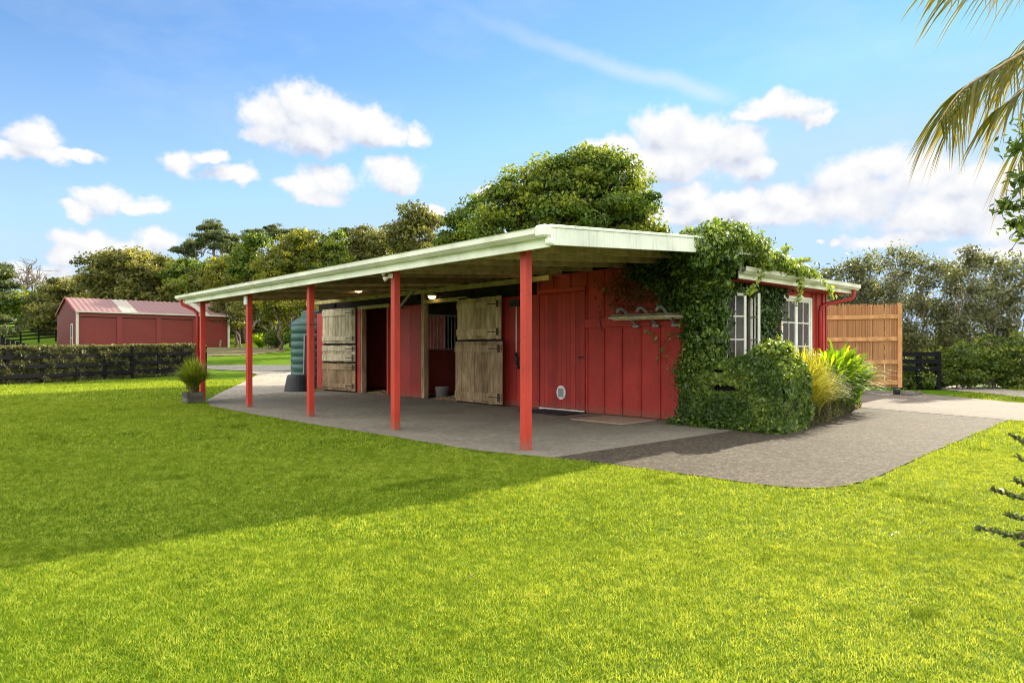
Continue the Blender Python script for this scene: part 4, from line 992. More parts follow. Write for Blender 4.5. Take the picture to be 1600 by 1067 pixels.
mb = MB(); mb.lathe((q.x, q.y, .008), [(.40, 0), (.40, .02), (.33, .40), (.31, .44), (.30, .46)], 28); o = mb.build('plastic_tub', M['blackplastic'], loc=(q.x, q.y, 0)); tag(o, 'black tub upside down at the foot of the green tank', 'tub')
a, b = at_depth(474, 600, 20.0), at_depth(493, 600, 19.9)
pa = empty('leaning_panel', (a.x, a.y, 0), 'dark framed panel leaning between the green tank and the stable wall', 'panel')
up_ = Vector((.0, .0, 1)); d_ = Vector((b.x-a.x, b.y-a.y, 0)); 
mb = MB(); mb.beam((a.x, a.y, .05), (a.x+d_.x*.1, a.y+d_.y*.1, 1.62), .03, .04); mb.beam((b.x, b.y, .05), (b.x, b.y, 1.62), .03, .04); mb.beam((a.x, a.y, 1.62), (b.x, b.y, 1.62), .03, .03); mb.build('frame', M['zinc'], pa)
mb = MB(); c3 = (a+b)/2; mb.obox((c3.x, c3.y, .82), d_*.46, Vector((-d_.y, d_.x, 0)).normalized()*.008, Vector((0, 0, .78))); mb.build('board', M['iron'], pa)
# ------------------------------------------------------------------ planter
def tuft(cx, cy, z, n, h, spread, wid, seed, arch=.5, segs=5, tl=0, tb=None):
    """arching blades fanning from a point"""
    r = np.random.default_rng(seed); VV, FF, TT = [], [], []; nv = 0
    a = r.uniform(0, 2*np.pi, n); out = spread*r.uniform(.1, 1, n)**.7; hh = h*r.uniform(.6, 1.1, n)*(1-.45*(out/spread)**2)
    bx = cx+r.normal(0, .05*spread, n)+np.cos(a)*out*.12; by = cy+r.normal(0, .05*spread, n)+np.sin(a)*out*.12
    t = np.linspace(0, 1, segs+1)
    X = bx[:, None]+np.cos(a)[:, None]*out[:, None]*t**1.6; Y = by[:, None]+np.sin(a)[:, None]*out[:, None]*t**1.6
    Z = z+hh[:, None]*(t*(1+arch)-arch*t**2.6*(1+out[:, None]/spread*.5))
    sx = -np.sin(a)[:, None]; sy = np.cos(a)[:, None]; wv_ = wid*(1-t**2.2)*.5+.0004; wv_ = np.maximum(wv_*(.6+.8*np.sin(np.clip(t, 0, 1)*2.4)), .0004)
    A = np.stack([X-sx*wv_, Y-sy*wv_, Z], -1); B = np.stack([X+sx*wv_, Y+sy*wv_, Z], -1)
    V = np.stack([A, B], 2).reshape(-1, 3)
    base = (np.arange(n)*(segs+1)*2)[:, None]; k = np.arange(segs)*2
    Fq = np.stack([base+k, base+k+1, base+k+3, base+k+2], -1).reshape(-1, 4)
    tt = np.repeat(r.uniform(0, .75, n), (segs+1)*2)+np.tile(np.repeat(t*.3, 2), n)
    return V, Fq, np.clip(tt+tl, 0, 1)
px_, py_ = -10.15, -.48
pl = empty('planter', (px_, py_, 0), 'small grey timber planter box at the foot of the last veranda post', 'planter')
mb = MB()
for (z0, z1) in ((.02, .125), (.135, .24)):
    mb.box(px_-.19, px_+.19, py_-.17, py_-.145, z0, z1); mb.box(px_-.19, px_+.19, py_+.145, py_+.17, z0, z1)
    mb.box(px_-.19, px_-.165, py_-.144, py_+.144, z0, z1); mb.box(px_+.165, px_+.19, py_-.144, py_+.144, z0, z1)
mb.build('box_side', M['greywood'], pl, bevel=.004)
mb = MB(); mb.box(px_-.16, px_+.16, py_-.14, py_+.14, .02, .2); mb.build('soil', M['rock'], pl)
pg = empty('potted_grass', (px_, py_, .2), 'bushy green tussock growing in the grey timber planter', 'tussock')
V1 = cat([tuft(px_, py_, .30, 1300, .74, .50, .013, 1, .35), tuft(px_, py_, .38, 800, .5, .50, .013, 2, .6)])
np_mesh('blades', V1[0], V1[1], M['tussock'], pg, V1[2])
V1 = tuft(px_, py_, .19, 160, .45, .22, .016, 3, .1); np_mesh('dry_stems', V1[0], V1[1], M['dry'], pg, V1[2])
# ------------------------------------------------------------------ ivy on the corner
def ivy_surface(n, fn, seed): return fn(np.random.default_rng(seed), n)
IP, IN, IT = [], [], []
def blob(c, rad, n, tint, seed, cl=.11):
    n = int(n*1.6); P, Nn, T = crown_pts([(c, rad)], cl, max(6, n//40), 40, seed, .55, .9); IP.append(P); IN.append(Nn); IT.append(np.full(len(P), tint)+(T-.45)*.5)
# wall face (Y = 4.1) patch
def patch_y(x0, x1, zf, n, tint, seed, depth=.14):
    n = int(n*1.4); r = np.random.default_rng(seed); x = r.uniform(x0, x1, n); z = r.uniform(0, 2.62, n)
    k = zf(x, z, r); x, z = x[k], z[k]
    y = WY-.02-np.abs(r.normal(0, depth, len(x)))*(.4+vnoise(x, z, 6, seed))
    IP.append(np.stack([x, y, z], -1)); IN.append(np.tile([0, -1., .3], (len(x), 1))); IT.append(np.full(len(x), tint)+(vnoise(x, z, 5, seed+1)-.5)*.5)
patch_y(-1.75, .0, lambda x, z, r: (z > 1.72-.1*vnoise(x, z, 8, 3)+(x < -.95)*(.45+.35*(-.95-x)/.8)) & (r.uniform(0, 1, len(x)) < np.clip((x+1.8)*2.0, .1, 1)), 11000, .28, 5)
patch_y(-.42, .1, lambda x, z, r: z > .9-.2*(x+.6), 6000, .46, 6, .16)
patch_y(-.6, -.2, lambda x, z, r: (z < 1.3) & (r.uniform(0, 1, len(x)) < np.clip((x+.7)*2.2-.3*z, .02, 1)), 2500, .35, 7, .06)
def patch_x(y0, y1, kf, n, tint, seed, depth=.07):
    n = int(n*1.4); r = np.random.default_rng(seed); y = r.uniform(y0, y1, n); z = r.uniform(.2, 2.3, n)
    k = kf(y, z, r); y, z = y[k], z[k]
    x = .02+np.abs(r.normal(0, depth, len(y)))*(.4+vnoise(y, z, 6, seed))
    IP.append(np.stack([x, y, z], -1)); IN.append(np.tile([1., 0, .2], (len(y), 1))); IT.append(np.full(len(y), tint)+(vnoise(y, z, 5, seed+1)-.5)*.5)
patch_x(4.0, 6.35, lambda y, z, r: ~((y > 4.30) & (y < 5.16) & (z > .9) & (z < 2.03)) & (y < 5.65+(z-1)*.45+.15*vnoise(y, z, 9, 2)), 15000, .22, 8)  # low leaf tint paints in the shade under the eave
# bulging corner column and the hump over the roof edge; light on top painted as paler tints
for i, (c, rad, n, t) in enumerate([
    ((-.12, 3.86, 1.95), (.36, .26, .55), 3600, .42), ((-.05, 3.84, 1.35), (.34, .26, .55), 3400, .42), ((.05, 3.72, 2.32), (.40, .42, .30), 3400, .48),
    ((.40, 3.4, 2.50), (.32, .50, .24), 3600, .50), ((.50, 3.0, 2.66), (.24, .45, .18), 2600, .58), ((.50, 3.6, 2.74), (.26, .52, .20), 3200, .62), ((.46, 4.2, 2.66), (.26, .52, .20), 3000, .66),
    ((.42, 4.8, 2.56), (.24, .42, .15), 2000, .66), ((.42, 5.45, 2.50), (.16, .45, .10), 1200, .66), ((.46, 6.0, 2.45), (.10, .40, .07), 500, .7),
    ((.0, 4.4, 2.85), (.5, .6, .14), 1800, .66), ((.56, 2.75, 2.45), (.12, .22, .16), 800, .45), ((.15, 3.4, 2.55), (.4, .5, .15), 1500, .3)]):
    blob(c, rad, n, t, 300+i)
# shrub-like ivy hedge in front
HD = []
P_, N_, T_ = IP, IN, IT
AX = cat([leaves(np.concatenate(IP), np.concatenate(IN), .066, 9, .55, .55, np.concatenate(IT), droop=1.2)])
iv = empty('climbing_ivy', (0, 3.9, 0), 'green creeper smothering the right corner and roof edge of the stable', 'creeper')
np_mesh('leaves', AX[0], AX[1], M['ivy'], iv, AX[2])
# streamers
SP, SNn, ST_, mbs = [], [], [], MB()
rs = np.random.default_rng(12)
strands = [[(.56, 4.5, 2.5), (.62, 4.35, 2.3), (.6, 4.15, 2.1), (.6, 3.95, 1.98)],
           [(.55, 5.7, 2.52), (.58, 5.75, 2.3), (.57, 5.68, 2.05), (.55, 5.6, 1.88)],
           [(.55, 6.1, 2.5), (.60, 6.4, 2.42), (.62, 6.75, 2.22), (.6, 6.95, 2.08)],
           [(.5, 5.2, 2.62), (.5, 5.35, 2.78), (.5, 5.45, 2.86)], [(.5, 5.6, 2.55), (.5, 5.9, 2.66), (.5, 6.2, 2.70)],
           [(.52, 3.1, 2.8), (.5, 3.2, 2.95), (.5, 3.28, 3.03)], [(.5, 3.8, 2.85), (.5, 3.95, 2.99), (.5, 4.1, 3.02)],
           [(-1.1, 4.02, 1.9), (-1.2, 4.0, 1.5), (-1.0, 4.0, 1.2), (-1.05, 4.0, .9)], [(-.7, 4.0, 1.5), (-.9, 4.0, 1.3), (-.85, 4.0, .9), (-.6, 4.0, .6)], [(-2.3, 4.05, 2.3), (-2.1, 4.05, 2.1), (-2.0, 4.05, 1.8), (-1.9, 4.05, 1.75)]]
for i, s in enumerate(strands):
    s = [Vector(p) for p in s]; mbs.tube(s, .005, 5)
    n = 90 if i < 7 else 14
    for k in range(n):
        u = rs.uniform(0, len(s)-1); j = int(u); p = s[j].lerp(s[min(j+1, len(s)-1)], u-j)
        SP.append(np.array(p)+rs.normal(0, .028, 3)); SNn.append([.3, -.6, .6])
SV = leaves(np.array(SP), np.array(SNn, float), .07, 4, .6, .7, np.full(len(SP), .85), droop=.5)
np_mesh('leaves', SV[0], SV[1], M['ivy'], iv, SV[2]); mbs.build('vines', M['bark'], iv)
# withered leaves on the wall
r = np.random.default_rng(21); n = 1700
x = r.normal(-1.55, .36, n); z = r.normal(2.22, .24, n); k = (z < 2.6) & (z > 1.72) & (x < -.8) & (x > -2.45); x, z = x[k], z[k]
SV = leaves(np.stack([x, WY-.03-np.abs(r.normal(0, .05, len(x))), z], -1), np.tile([0, -1., 0], (len(x), 1)), .058, 22, .42, .8, np.full(len(x), .5), droop=2)
np_mesh('withered_leaves', SV[0], SV[1], M['ivy_dead'], iv, SV[2])
mb = MB(); rr = random.Random(4)
for k in range(16):
    a = Vector((-1.0+rr.uniform(-.3, .3), 4.05, 2.5+rr.uniform(-.2, .1))); e = Vector((-1.6+rr.uniform(-.8, .4), 4.06, 2.0+rr.uniform(-.3, .5))); limb(mb, a, e, .008, .004, k, .1, 5, 5)
mb.build('vines', M['bark'], iv)
# ---- creeper covered fence
cf_ = empty('creeper_hedge', (.4, 4.0, 0), 'dense creeper smothering a black rail fence at the stable corner', 'creeper hedge')
IP, IN, IT = [], [], []
rh = np.random.default_rng(31)
def top_h(x): return np.interp(x, [-.45, -.3, -.1, .1, .45, .75, .95, 1.1, 1.2, 1.3], [.35, .70, .86, .92, 1.0, 1.10, 1.12, 1.05, .92, .72])
n = 26000
x = rh.uniform(-.42, 1.28, n); u = rh.uniform(0, 1, n); hh = top_h(x); z = u*hh
rndc = 1-np.clip((u-.8)/.2, 0, 1)**2*.35
bul = .10*vnoise(x, z, 4, 41)+.07*vnoise(x, z, 9, 42)
y = 4.0-(.26*rndc+bul)+np.abs(rh.normal(0, .035, n))
y -= .05*(x > .2)
gap = ((x > .16+.08*vnoise(z, x, 9, 7)) & (x < .55+.1*vnoise(z, x, 12, 8)) & (np.abs(z-.60) < .055)) | ((x > .14) & (x < .36+.08*vnoise(z, x, 12, 9)) & (np.abs(z-.845) < .035))
k = ~gap
IP.append(np.stack([x, y, z], -1)[k]); IN.append(np.tile([0, -1., .35], (k.sum(), 1))); IT.append((.42+(vnoise(x, z, 3, 43)-.5)*.55+u*.12)[k])
n = 9000   # right end face and top
y = rh.uniform(3.72, 4.55, n); z = rh.uniform(0, 1, n)*1.05
xx = 1.22+.10*vnoise(y, z, 4, 44)+.06*vnoise(y, z, 9, 45)-np.clip(z-.6, 0, 1)**2*1.3-np.clip(.3-z, 0, 1)*.15-np.abs(rh.normal(0, .03, n))-.0*y
IP.append(np.stack([xx, y, z], -1)); IN.append(np.tile([1., -.2, .35], (n, 1))); IT.append(.45+(vnoise(y, z, 3, 46)-.5)*.4)
n = 14000
x = rh.uniform(-.4, 1.28, n); y = rh.uniform(3.74, 4.6, n); z = top_h(x)+.04*rh.normal(0, 1, n)+.07*vnoise(x, y, 4, 47)-.08
IP.append(np.stack([x, y, z], -1)); IN.append(np.tile([0, -.2, 1.], (n, 1))); IT.append(.68+(vnoise(x, y, 3, 48)-.5)*.4)
# ragged skirt
n = 2500; x = rh.uniform(-.55, 1.32, n); IP.append(np.stack([x, 3.66+rh.normal(0, .07, n), np.abs(rh.normal(0, .07, n))], -1)); IN.append(np.tile([0, -.5, 1.], (n, 1))); IT.append(np.full(n, .4))
blob((-.26, 3.85, .72), (.24, .2, .30), 1800, .42, 380); blob((-.05, 3.85, .98), (.35, .22, .22), 1800, .5, 381); blob((1.0, 3.95, 1.08), (.28, .25, .14), 1500, .68, 382)
SV = leaves(np.concatenate(IP), np.concatenate(IN), .058, 33, .6, .75, np.concatenate(IT), droop=.4)
np_mesh('leaves', SV[0], SV[1], M['ivy'], cf_, SV[2])
rf = empty('rail_fence', (.3, 3.9, 0), 'black rail fence almost buried inside the corner creeper', 'fence')
mb = MB()
for z in (.30, .60, .86): mb.box(-.30, 1.0, 3.735, 3.765, z-.06, z+.06)
mb.build('rail', M['blackrail'], rf, bevel=.004)
for x in (-.25, .95):
    mb = MB(); mb.box(x-.05, x+.05, 3.767, 3.86, 0, .95); mb.build('post', M['blackrail'], rf)
rr = random.Random(9); mb = MB()
for k in range(30):
    x = rr.uniform(-.6, 1.1); limb(mb, (x, 3.85, 0), (x+rr.uniform(-.4, .4), 3.74, rr.uniform(.4, 1)), .012, .004, k, .12, 5, 5)
mb.build('vines', M['bark'], cf_)
# ------------------------------------------------------------------ garden bed on the right side
lh = empty('low_hedge', (.9, 6.6, 0), 'low mottled hedge edging the bed beside the apron', 'hedge')
n = 26000; t = rh.uniform(0, 1, n); pxx = 1.24-.95*t**1.1; pyy = 4.5+4.6*t
hgt = .62-.26*t+.14*vnoise(pxx, pyy, 2, 51); dpt = .42
u = rh.uniform(0, 1, n); face = rh.uniform(0, 1, n) < .55
xx = np.where(face, pxx-.02-.09*vnoise(pyy, u, 5, 52)-.1*np.clip(u-.7, 0, 1), pxx-rh.uniform(0, dpt, n)); zz = np.where(face, u*hgt, hgt+.05*vnoise(pxx*2, pyy*2, 3, 53)-.03)
SV = leaves(np.stack([xx, pyy, zz+rh.normal(0, .015, n)], -1), np.where(face[:, None], [[1., -.2, .3]], [[0, 0, 1.]]), .048, 54, .6, .9, .55+(vnoise(pyy, u, 3, 55)-.5)*.7)
np_mesh('leaves', SV[0], SV[1], M['hedge'], lh, SV[2])
mb = MB(); rr = random.Random(2)
for k in range(60):
    t = k/60; x, y = 1.15-.95*t**1.1-.12, 4.5+4.6*t; limb(mb, (x, y, 0), (x+rr.uniform(-.1, .1), y+rr.uniform(-.1, .1), .4), .01, .005, k, .1, 4, 4)
mb.build('vines', M['bark'], lh)
yg = empty('golden_grass', (.75, 5.0, 0), 'golden yellow grass clump between the creeper and the strap leaf clump', 'ornamental grass')
V1 = cat([tuft(.98, 4.85, .1, 1100, 1.20, .62, .012, 61, .5, 6), tuft(.92, 5.35, .1, 900, 1.12, .60, .012, 62, .6, 6), tuft(.80, 5.9, .1, 600, 1.0, .55, .012, 63, .6, 6)])
np_mesh('blades', V1[0], V1[1], M['yellowgrass'], yg, V1[2])
def strap(label, cx, cy, seed, n, h, sp):
    o = empty('strap_leaf_clump', (cx, cy, 0), label, 'strap leaf plant', 'strap leaf plants in the bed')
    V1 = cat([tuft(cx, cy, .25, int(n*.7), h, sp, .064, seed, .55, 7, tl=-.1), tuft(cx, cy, .15, n//3, h*.8, sp*1.05, .06, seed+1, .7, 7, tl=-.2)])
    np_mesh('leaf_blades', V1[0], V1[1], M['strap'], o, V1[2])
strap('dark based strap leaf clump against the golden grass', .60, 6.75, 71, 230, .98, .72)
strap('middle strap leaf clump below the small paned window', .48, 7.5, 73, 250, 1.14, .80)
strap('last strap leaf clump spilling towards the bamboo gate', .32, 8.35, 75, 260, 1.05, .88)
# fallen leaves along bed foot
# ------------------------------------------------------------------ bamboo gate
GD = 18.0
ga, gb = at_depth(1272, 600, GD), at_depth(1409, 600, GD)
gt = empty('bamboo_gate', (gb.x, gb.y, 0), 'tall honey coloured bamboo screen gate at the right end of the stable', 'gate')
du = Vector((gb.x-ga.x, gb.y-ga.y, 0)); GL = du.length; du.normalize(); dn = Vector((du.y, -du.x, 0))
def gp(u, z, o=0): return Vector((ga.x, ga.y, 0))+du*u+dn*o+Vector((0, 0, z))
zt, zb = at_depth(1300, 476, GD).z, at_depth(1300, 604, GD).z
r = random.Random(3); u = .0; CV, CF, CT, cn_ = [], [], [], 0
while u < GL-.02:
    w_ = r.uniform(.010, .017); b_ = gp(u, zb+r.uniform(-.02, .02)); t_ = gp(u, zt+r.uniform(-.05, .03)+(-.05 if r.random() < .1 else 0))
    if r.random() < .985:
        mq = MB(); mq.tube([b_, gp(u+r.uniform(-.004, .004), (zb+zt)/2), t_], w_*.55, 5, cap=False)
        CV += [tuple(v) for v in mq.v]; CF += [[i+cn_ for i in f] for f in mq.f]; CT += [min(1, max(0, r.gauss(.5, .13)))]*len(mq.v); cn_ += len(mq.v)
    u += w_
M['cane'] = m_leaf('bamboo cane', (.22, .10, .035), (.46, .25, .10), (.68, .46, .24), .15, .6)
np_mesh('bamboo_canes', np.array(CV), np.array(CF), M['cane'], gt, np.array(CT), smooth=True)
dnn = dn if dn.dot(Vector((CX-ga.x, CY-ga.y, 0))) > 0 else -dn
dn = dnn
for py in (496, 529.5, 565.5, 598):
    z = at_depth(1300, py, GD).z; mb = MB(); mb.beam(gp(.0, z-.02, .03), gp(GL-.13, z+(.02 if py < 500 else 0), .03), .03, .105); mb.build('gate_rail', M['gatewood'], gt, bevel=.004)
mb = MB(); mb.beam(gp(GL-.07, zb-.03, .03), gp(GL-.07, zt+.04, .03), .11, .05, up=(dn.x, dn.y, 0)); mb.build('gate_stile', M['gatewood'], gt, bevel=.004)
mb = MB(); mb.beam(gp(GL-.12, 0, -.02), gp(GL-.12, .2, -.02), .12, .12, up=(dn.x, dn.y, 0)); mb.tube([gp(GL-.12, .04, -.07), gp(GL-.12, .04, .07)], .05, 12); mb.build('gate_foot', M['blackplastic'], gt)
for i, (u, rr_) in enumerate(((GL+.12, .14), (GL+.32, .10), (GL-.02, .11))):
    me_ = MB(); c = gp(u, .0, .12+.05*i); pf = [(rr_*1.0, -.02), (rr_*1.1, .03), (rr_*.8, .08), (rr_*.3, .11)]
    me_.lathe(c, pf, 9)
    for k, v in enumerate(me_.v): me_.v[k] = (v[0]+random.gauss(0, .014), v[1]+random.gauss(0, .014), v[2]+random.gauss(0, .008))
    o = me_.build('rock', M['rock'], loc=(c.x, c.y, 0)); tag(o, ['flat grey rock right of the gate foot', 'small outer rock beside the gate foot', 'dark rock directly under the gate foot'][i], 'rock', 'rocks holding the gate foot')
# ------------------------------------------------------------------ fences
def rails_fence(name, label, A, B, h, zs, npost, mat='blackrail', bw=.13, th=.03, pw=.12, ext=0, front=1):
    A, B = Vector((*A, 0)), Vector((*B, 0)); A.z, B.z = gz(A.x, A.y), gz(B.x, B.y)
    o = empty(name, tuple(A), label, 'fence')
    d = (B-A); dh = Vector((d.x, d.y, 0)).normalized(); n = Vector((dh.y, -dh.x, 0))
    if n.dot(Vector((CX, CY, 0))-Vector((A.x, A.y, 0))) < 0: n = -n
    for z in zs:
        mb = MB(); k = 8
        for i in range(k):
            p = A+d*(i/k); q = A+d*((i+1)/k); p.z, q.z = gz(p.x, p.y)+z, gz(q.x, q.y)+z
            mb.beam(p+n*.0, q+n*.0, th, bw)
        mb.build('rail', M[mat], o)
    for i in range(npost):
        p = A+d*(i/(npost-1)); z0 = gz(p.x, p.y); mb = MB(); p2 = p-n*(pw/2+th/2+.003)
        mb.beam((p2.x, p2.y, z0-.1), (p2.x, p2.y, z0+h), pw, pw, up=(dh.x, dh.y, 0)); mb.build('post', M[mat], o)
    return o, A, B, n
fa = on_ground(-260, 612); fb = on_ground(322, 584.5)
_, A, B, nrm = rails_fence('rail_fence', 'long black rail fence pressed against the clipped hedge on the left', fa, fb, 1.2, (.27, .60, .92), 12)
hr = empty('clipped_hedge', tuple(A), 'long clipped olive hedge growing through the black rail fence', 'hedge')
n = 82000; t = rh.uniform(0, 1, n); hd = 1.24+.0*t; face = rh.uniform(0, 1, n)
px2 = A.x+(B.x-A.x)*t; py2 = A.y+(B.y-A.y)*t; base = ground_z(px2, py2)
u = rh.uniform(0, 1, n); s_ = t*24
isf = face < .62
offn = np.where(isf, .012-.16*vnoise(s_, u*2, 3, 91)-.1*np.clip(u-.85, 0, 1), -rh.uniform(.05, .75, n))
Z = base+np.where(isf, u*hd, hd+.06*vnoise(s_, offn, 4, 92)-.02+rh.normal(0, .02, n))
P = np.stack([px2+nrm.x*offn, py2+nrm.y*offn, Z], -1)+rh.normal(0, .02, (n, 3))
SV = leaves(P, np.where(isf[:, None], [[nrm.x, nrm.y, .4]], [[0, 0, 1.]]), .085, 93, .6, .9, .45+(vnoise(s_, u*3, 2, 94)-.5)*.5+np.where(isf, 0, .15))
np_mesh('leaves', SV[0], SV[1], M['hedge'], hr, SV[2])
mb = MB(); rr = random.Random(12)
for k in range(70):
    t = k/70; q = A+(B-A)*t-nrm*.35; q.z = gz(q.x, q.y); limb(mb, q, q+Vector((rr.uniform(-.1, .1), rr.uniform(-.1, .1), 1.0)), .02, .01, k, .1, 4, 4)
mb.build('vines', M['bark'], hr)
# post row at the end of that fence
for i, (x, y) in enumerate([(324, 583)]):
    p = on_ground(x+2, y)
# right short fence
a, b = at_depth(1408, 600, 20.3), at_depth(1468, 600, 20.3)
rails_fence('rail_fence', 'short black rail fence right of the bamboo gate', (a.x, a.y), (b.x, b.y), 1.12, (.62, .84, 1.05), 3)
# pen of dark palings at far left
o = empty('paling_fence', (0, 0, 0), 'dark paling pen with pale base board at the far left', 'fence')
A = at_depth(-70, 545, 34); B = at_depth(52, 548, 30)
o.location = (B.x, B.y, gz(B.x, B.y)); LOC[o.name] = Vector(o.location)
mb = MB(); n = 18
for i in range(n):
    p = A.lerp(B, i/(n-1)); z0 = gz(p.x, p.y); ht = 1.75-CAMZ*0-.38*(max(0, i-11)/6.0)-z0
    p1, p2 = Vector((p.x, p.y, z0)), Vector((p.x, p.y, z0+ht)); mb.beam(p1, p2, .16, .04, up=(SA, -CA, 0))
mb.build('palings', M['blackrail'], o)
mb = MB(); mb.beam((A.x, A.y, 1.5), (A.lerp(B, .62).x, A.lerp(B, .62).y, 1.5), .05, .07); mb.beam(A.lerp(B, .62)+Vector((0, 0, 1.5-A.lerp(B, .62).z)), (B.x, B.y, 1.18), .05, .07); mb.build('top_rail', M['blackrail'], o)
p1 = A.lerp(B, .0)+dn*.08; p2 = A.lerp(B, .95)+dn*.08
mb = MB(); mb.beam((p1.x, p1.y, .98), (p2.x, p2.y, 1.18), .03, .06); mb.build('pale_rail', M['steel'], o)
a, b = at_depth(-60, 530, 62), at_depth(88, 530, 70)
rails_fence('rail_fence', 'nearer black paddock fence behind the paling pen', (a.x, a.y), (b.x, b.y), 1.25, (.45, .8, 1.15), 6, bw=.14)
a, b = at_depth(-60, 520, 78), at_depth(110, 520, 82)
rails_fence('rail_fence', 'farther black paddock fence below the left trees', (a.x, a.y), (b.x, b.y), 1.25, (.4, .75, 1.1), 7, bw=.16)
# ------------------------------------------------------------------ red shed
S0 = np.array(to_world(-680.5/F_*55, 55)); S1 = np.array(to_world(-442/F_*63, 63))
ex = (S1-S0); SL = np.linalg.norm(ex); ex /= SL; ey = np.array([-ex[1], ex[0]])
if to_cam(*(S0+ey))[1] < to_cam(*S0)[1]: ey = -ey
SW = 8.6; sb, se, sr = 1.30, 4.33, 5.62
sh = empty('red_shed', (S0[0], S0[1], sb), 'large maroon steel shed with four roller doors on the left', 'shed')
def sp(u, v, z): q = S0+ex*u+ey*v; return Vector((q[0], q[1], z))
def sbox(mb, u0, u1, v0, v1, z0, z1):
    vs = [sp(u, v, z) for u in (u0, u1) for v in (v0, v1) for z in (z0, z1)]
    mb.add(vs, [(0, 1, 3, 2), (4, 6, 7, 5), (0, 4, 5, 1), (2, 3, 7, 6), (0, 2, 6, 4), (1, 5, 7, 3)])
mb = MB()
# front wall pieces between doors
dw = SL/4; edges = []
for k in range(4): edges.append((k*dw+.28, (k+1)*dw-.12))
prev = 0
for a, b in edges: sbox(mb, prev, a, 0, .08, sb-.3, se-.42); prev = b
sbox(mb, prev, SL, 0, .08, sb-.3, se-.42); sbox(mb, 0, SL, 0, .08, se-.42, se)
mb.build('front_wall', M['maroon'], sh)
# ribbed gable ends + back
mb = MB()
nn = int(SW/.12)
for uu in (0, SL):
    for k in range(nn):
        v0, v1 = k*SW/nn, (k+1)*SW/nn; zz = lambda v: se+(sr-se)*(1-abs(v-SW/2)/(SW/2))
        o1 = .0 if k % 2 else .025; s = -1 if uu == 0 else 1
        mb.add([sp(uu+s*o1, v0, sb-.3), sp(uu+s*o1, v1, sb-.3), sp(uu+s*o1, v1, zz(v1)), sp(uu+s*o1, v0, zz(v0))], [(0, 1, 2, 3)])
sbox(mb, 0, SL, SW-.05, SW, sb-.3, se)
mb.build('gable_wall', M['maroon'], sh)
for a, b in edges:
    mb = MB(); nz_ = 16
    for k in range(nz_):
        z0 = sb-.02+k*(se-.46-sb)/nz_; z1 = z0+(se-.46-sb)/nz_*.9; sbox(mb, a, b, .10, .12, z0, z1)
    rd = mb.build('roller_door', M['maroon'], sh)
    mb = MB(); sbox(mb, a, b, .128, .14, sb, se-.42); mb.build('door_backing', M['iron'], rd)
# roof
def shed_roof(side, u0, u1, mat, lift=0, name='roof'):
    n = int((u1-u0)/.05); us = np.linspace(u0, u1, n+1); V = []
    va, vb = (-.15, SW/2) if side == 0 else (SW+.15, SW/2)
    za = se-(sr-se)/(SW/2)*.15; amp_ = .035
    for vv, z in ((va, za), (vb, sr)):
        q = S0[None]+ex[None]*us[:, None]+ey[None]*vv; V.append(np.concatenate([q, (z+.03+lift+amp_*(np.arange(n+1) % 8 < 3))[:, None]], 1))
    V = np.concatenate(V); i = np.arange(n); Fq = np.stack([i, i+1, n+2+i, n+1+i], -1)
    return np_mesh(name, V, Fq, mat, sh)
M['shedroof'] = m_plain('maroon roof', (.27, .155, .145), .6, 0, .15, 1.5, spec=.2)
ul = [0, 3.2, 4.6, 9.7, 10.5, SL]
U = lambda px: 0
for (a, b, mt, nm) in ((-.1, 3.25, 'shedroof', 'roof'), (3.25, 4.45, 'flash', 'roof_light'), (4.45, 9.55, 'shedroof', 'roof'), (9.55, 10.35, 'flash', 'roof_light'), (10.35, SL+.1, 'shedroof', 'roof')):
    shed_roof(0, a, b, M[mt], name=nm)
shed_roof(1, -.1, SL+.1, M['shedroof'])
mb = MB(); sbox(mb, -.1, SL+.1, -.27, -.14, se-.10, se+.01); mb.build('gutter', M['trimw'], sh)
mb = MB(); sbox(mb, -.05, .14, -.05, -.002, sb-.3, se-.11); mb.build('corner_flashing', M['trimw'], sh)
mb = MB(); sbox(mb, SL-.14, SL+.05, -.05, -.002, sb-.3, se-.11); mb.build('corner_flashing', M['trimw'], sh)
mb = MB(); mb.beam(sp(-.13, -.15, se-.02), sp(-.13, SW/2, sr+.03), .06, .16); mb.beam(sp(-.13, SW+.15, se-.02), sp(-.13, SW/2, sr+.03), .06, .16); mb.build('barge_flashing', M['maroon'], sh)
mb = MB(); v0, v1 = 1.2, 2.05
sbox(mb, -.07, -.03, v0, v0+.12, sb-.2, sb+2.05); sbox(mb, -.07, -.03, v1-.12, v1, sb-.2, sb+2.05); sbox(mb, -.07, -.03, v0+.12, v1-.12, sb+1.95, sb+2.05); sbox(mb, -.07, -.03, v0+.12, v1-.12, sb+.85, sb+.93)
dr = mb.build('door', M['trimw'], sh)
mb = MB(); sbox(mb, -.045, -.035, v0+.12, v1-.12, sb-.1, sb+1.95); mb.build('door_glass', M['iron'], dr)
# flax row beside shed
for i, (x, D, lab) in enumerate(((408, 60, 'bright green flax clump right of the red shed'), (432, 59, 'second green flax clump right of the red shed'))):
    p = at_depth(x, 545, D); z = gz(p.x, p.y); o = empty('flax_clump', (p.x, p.y, z), lab, 'flax', 'flax beside the shed')
    V1 = tuft(p.x, p.y, z, 500, 1.3, 1.2, .09, 140+i, .3, 4); np_mesh('leaf_blades', V1[0], V1[1], M['strap'], o, V1[2])
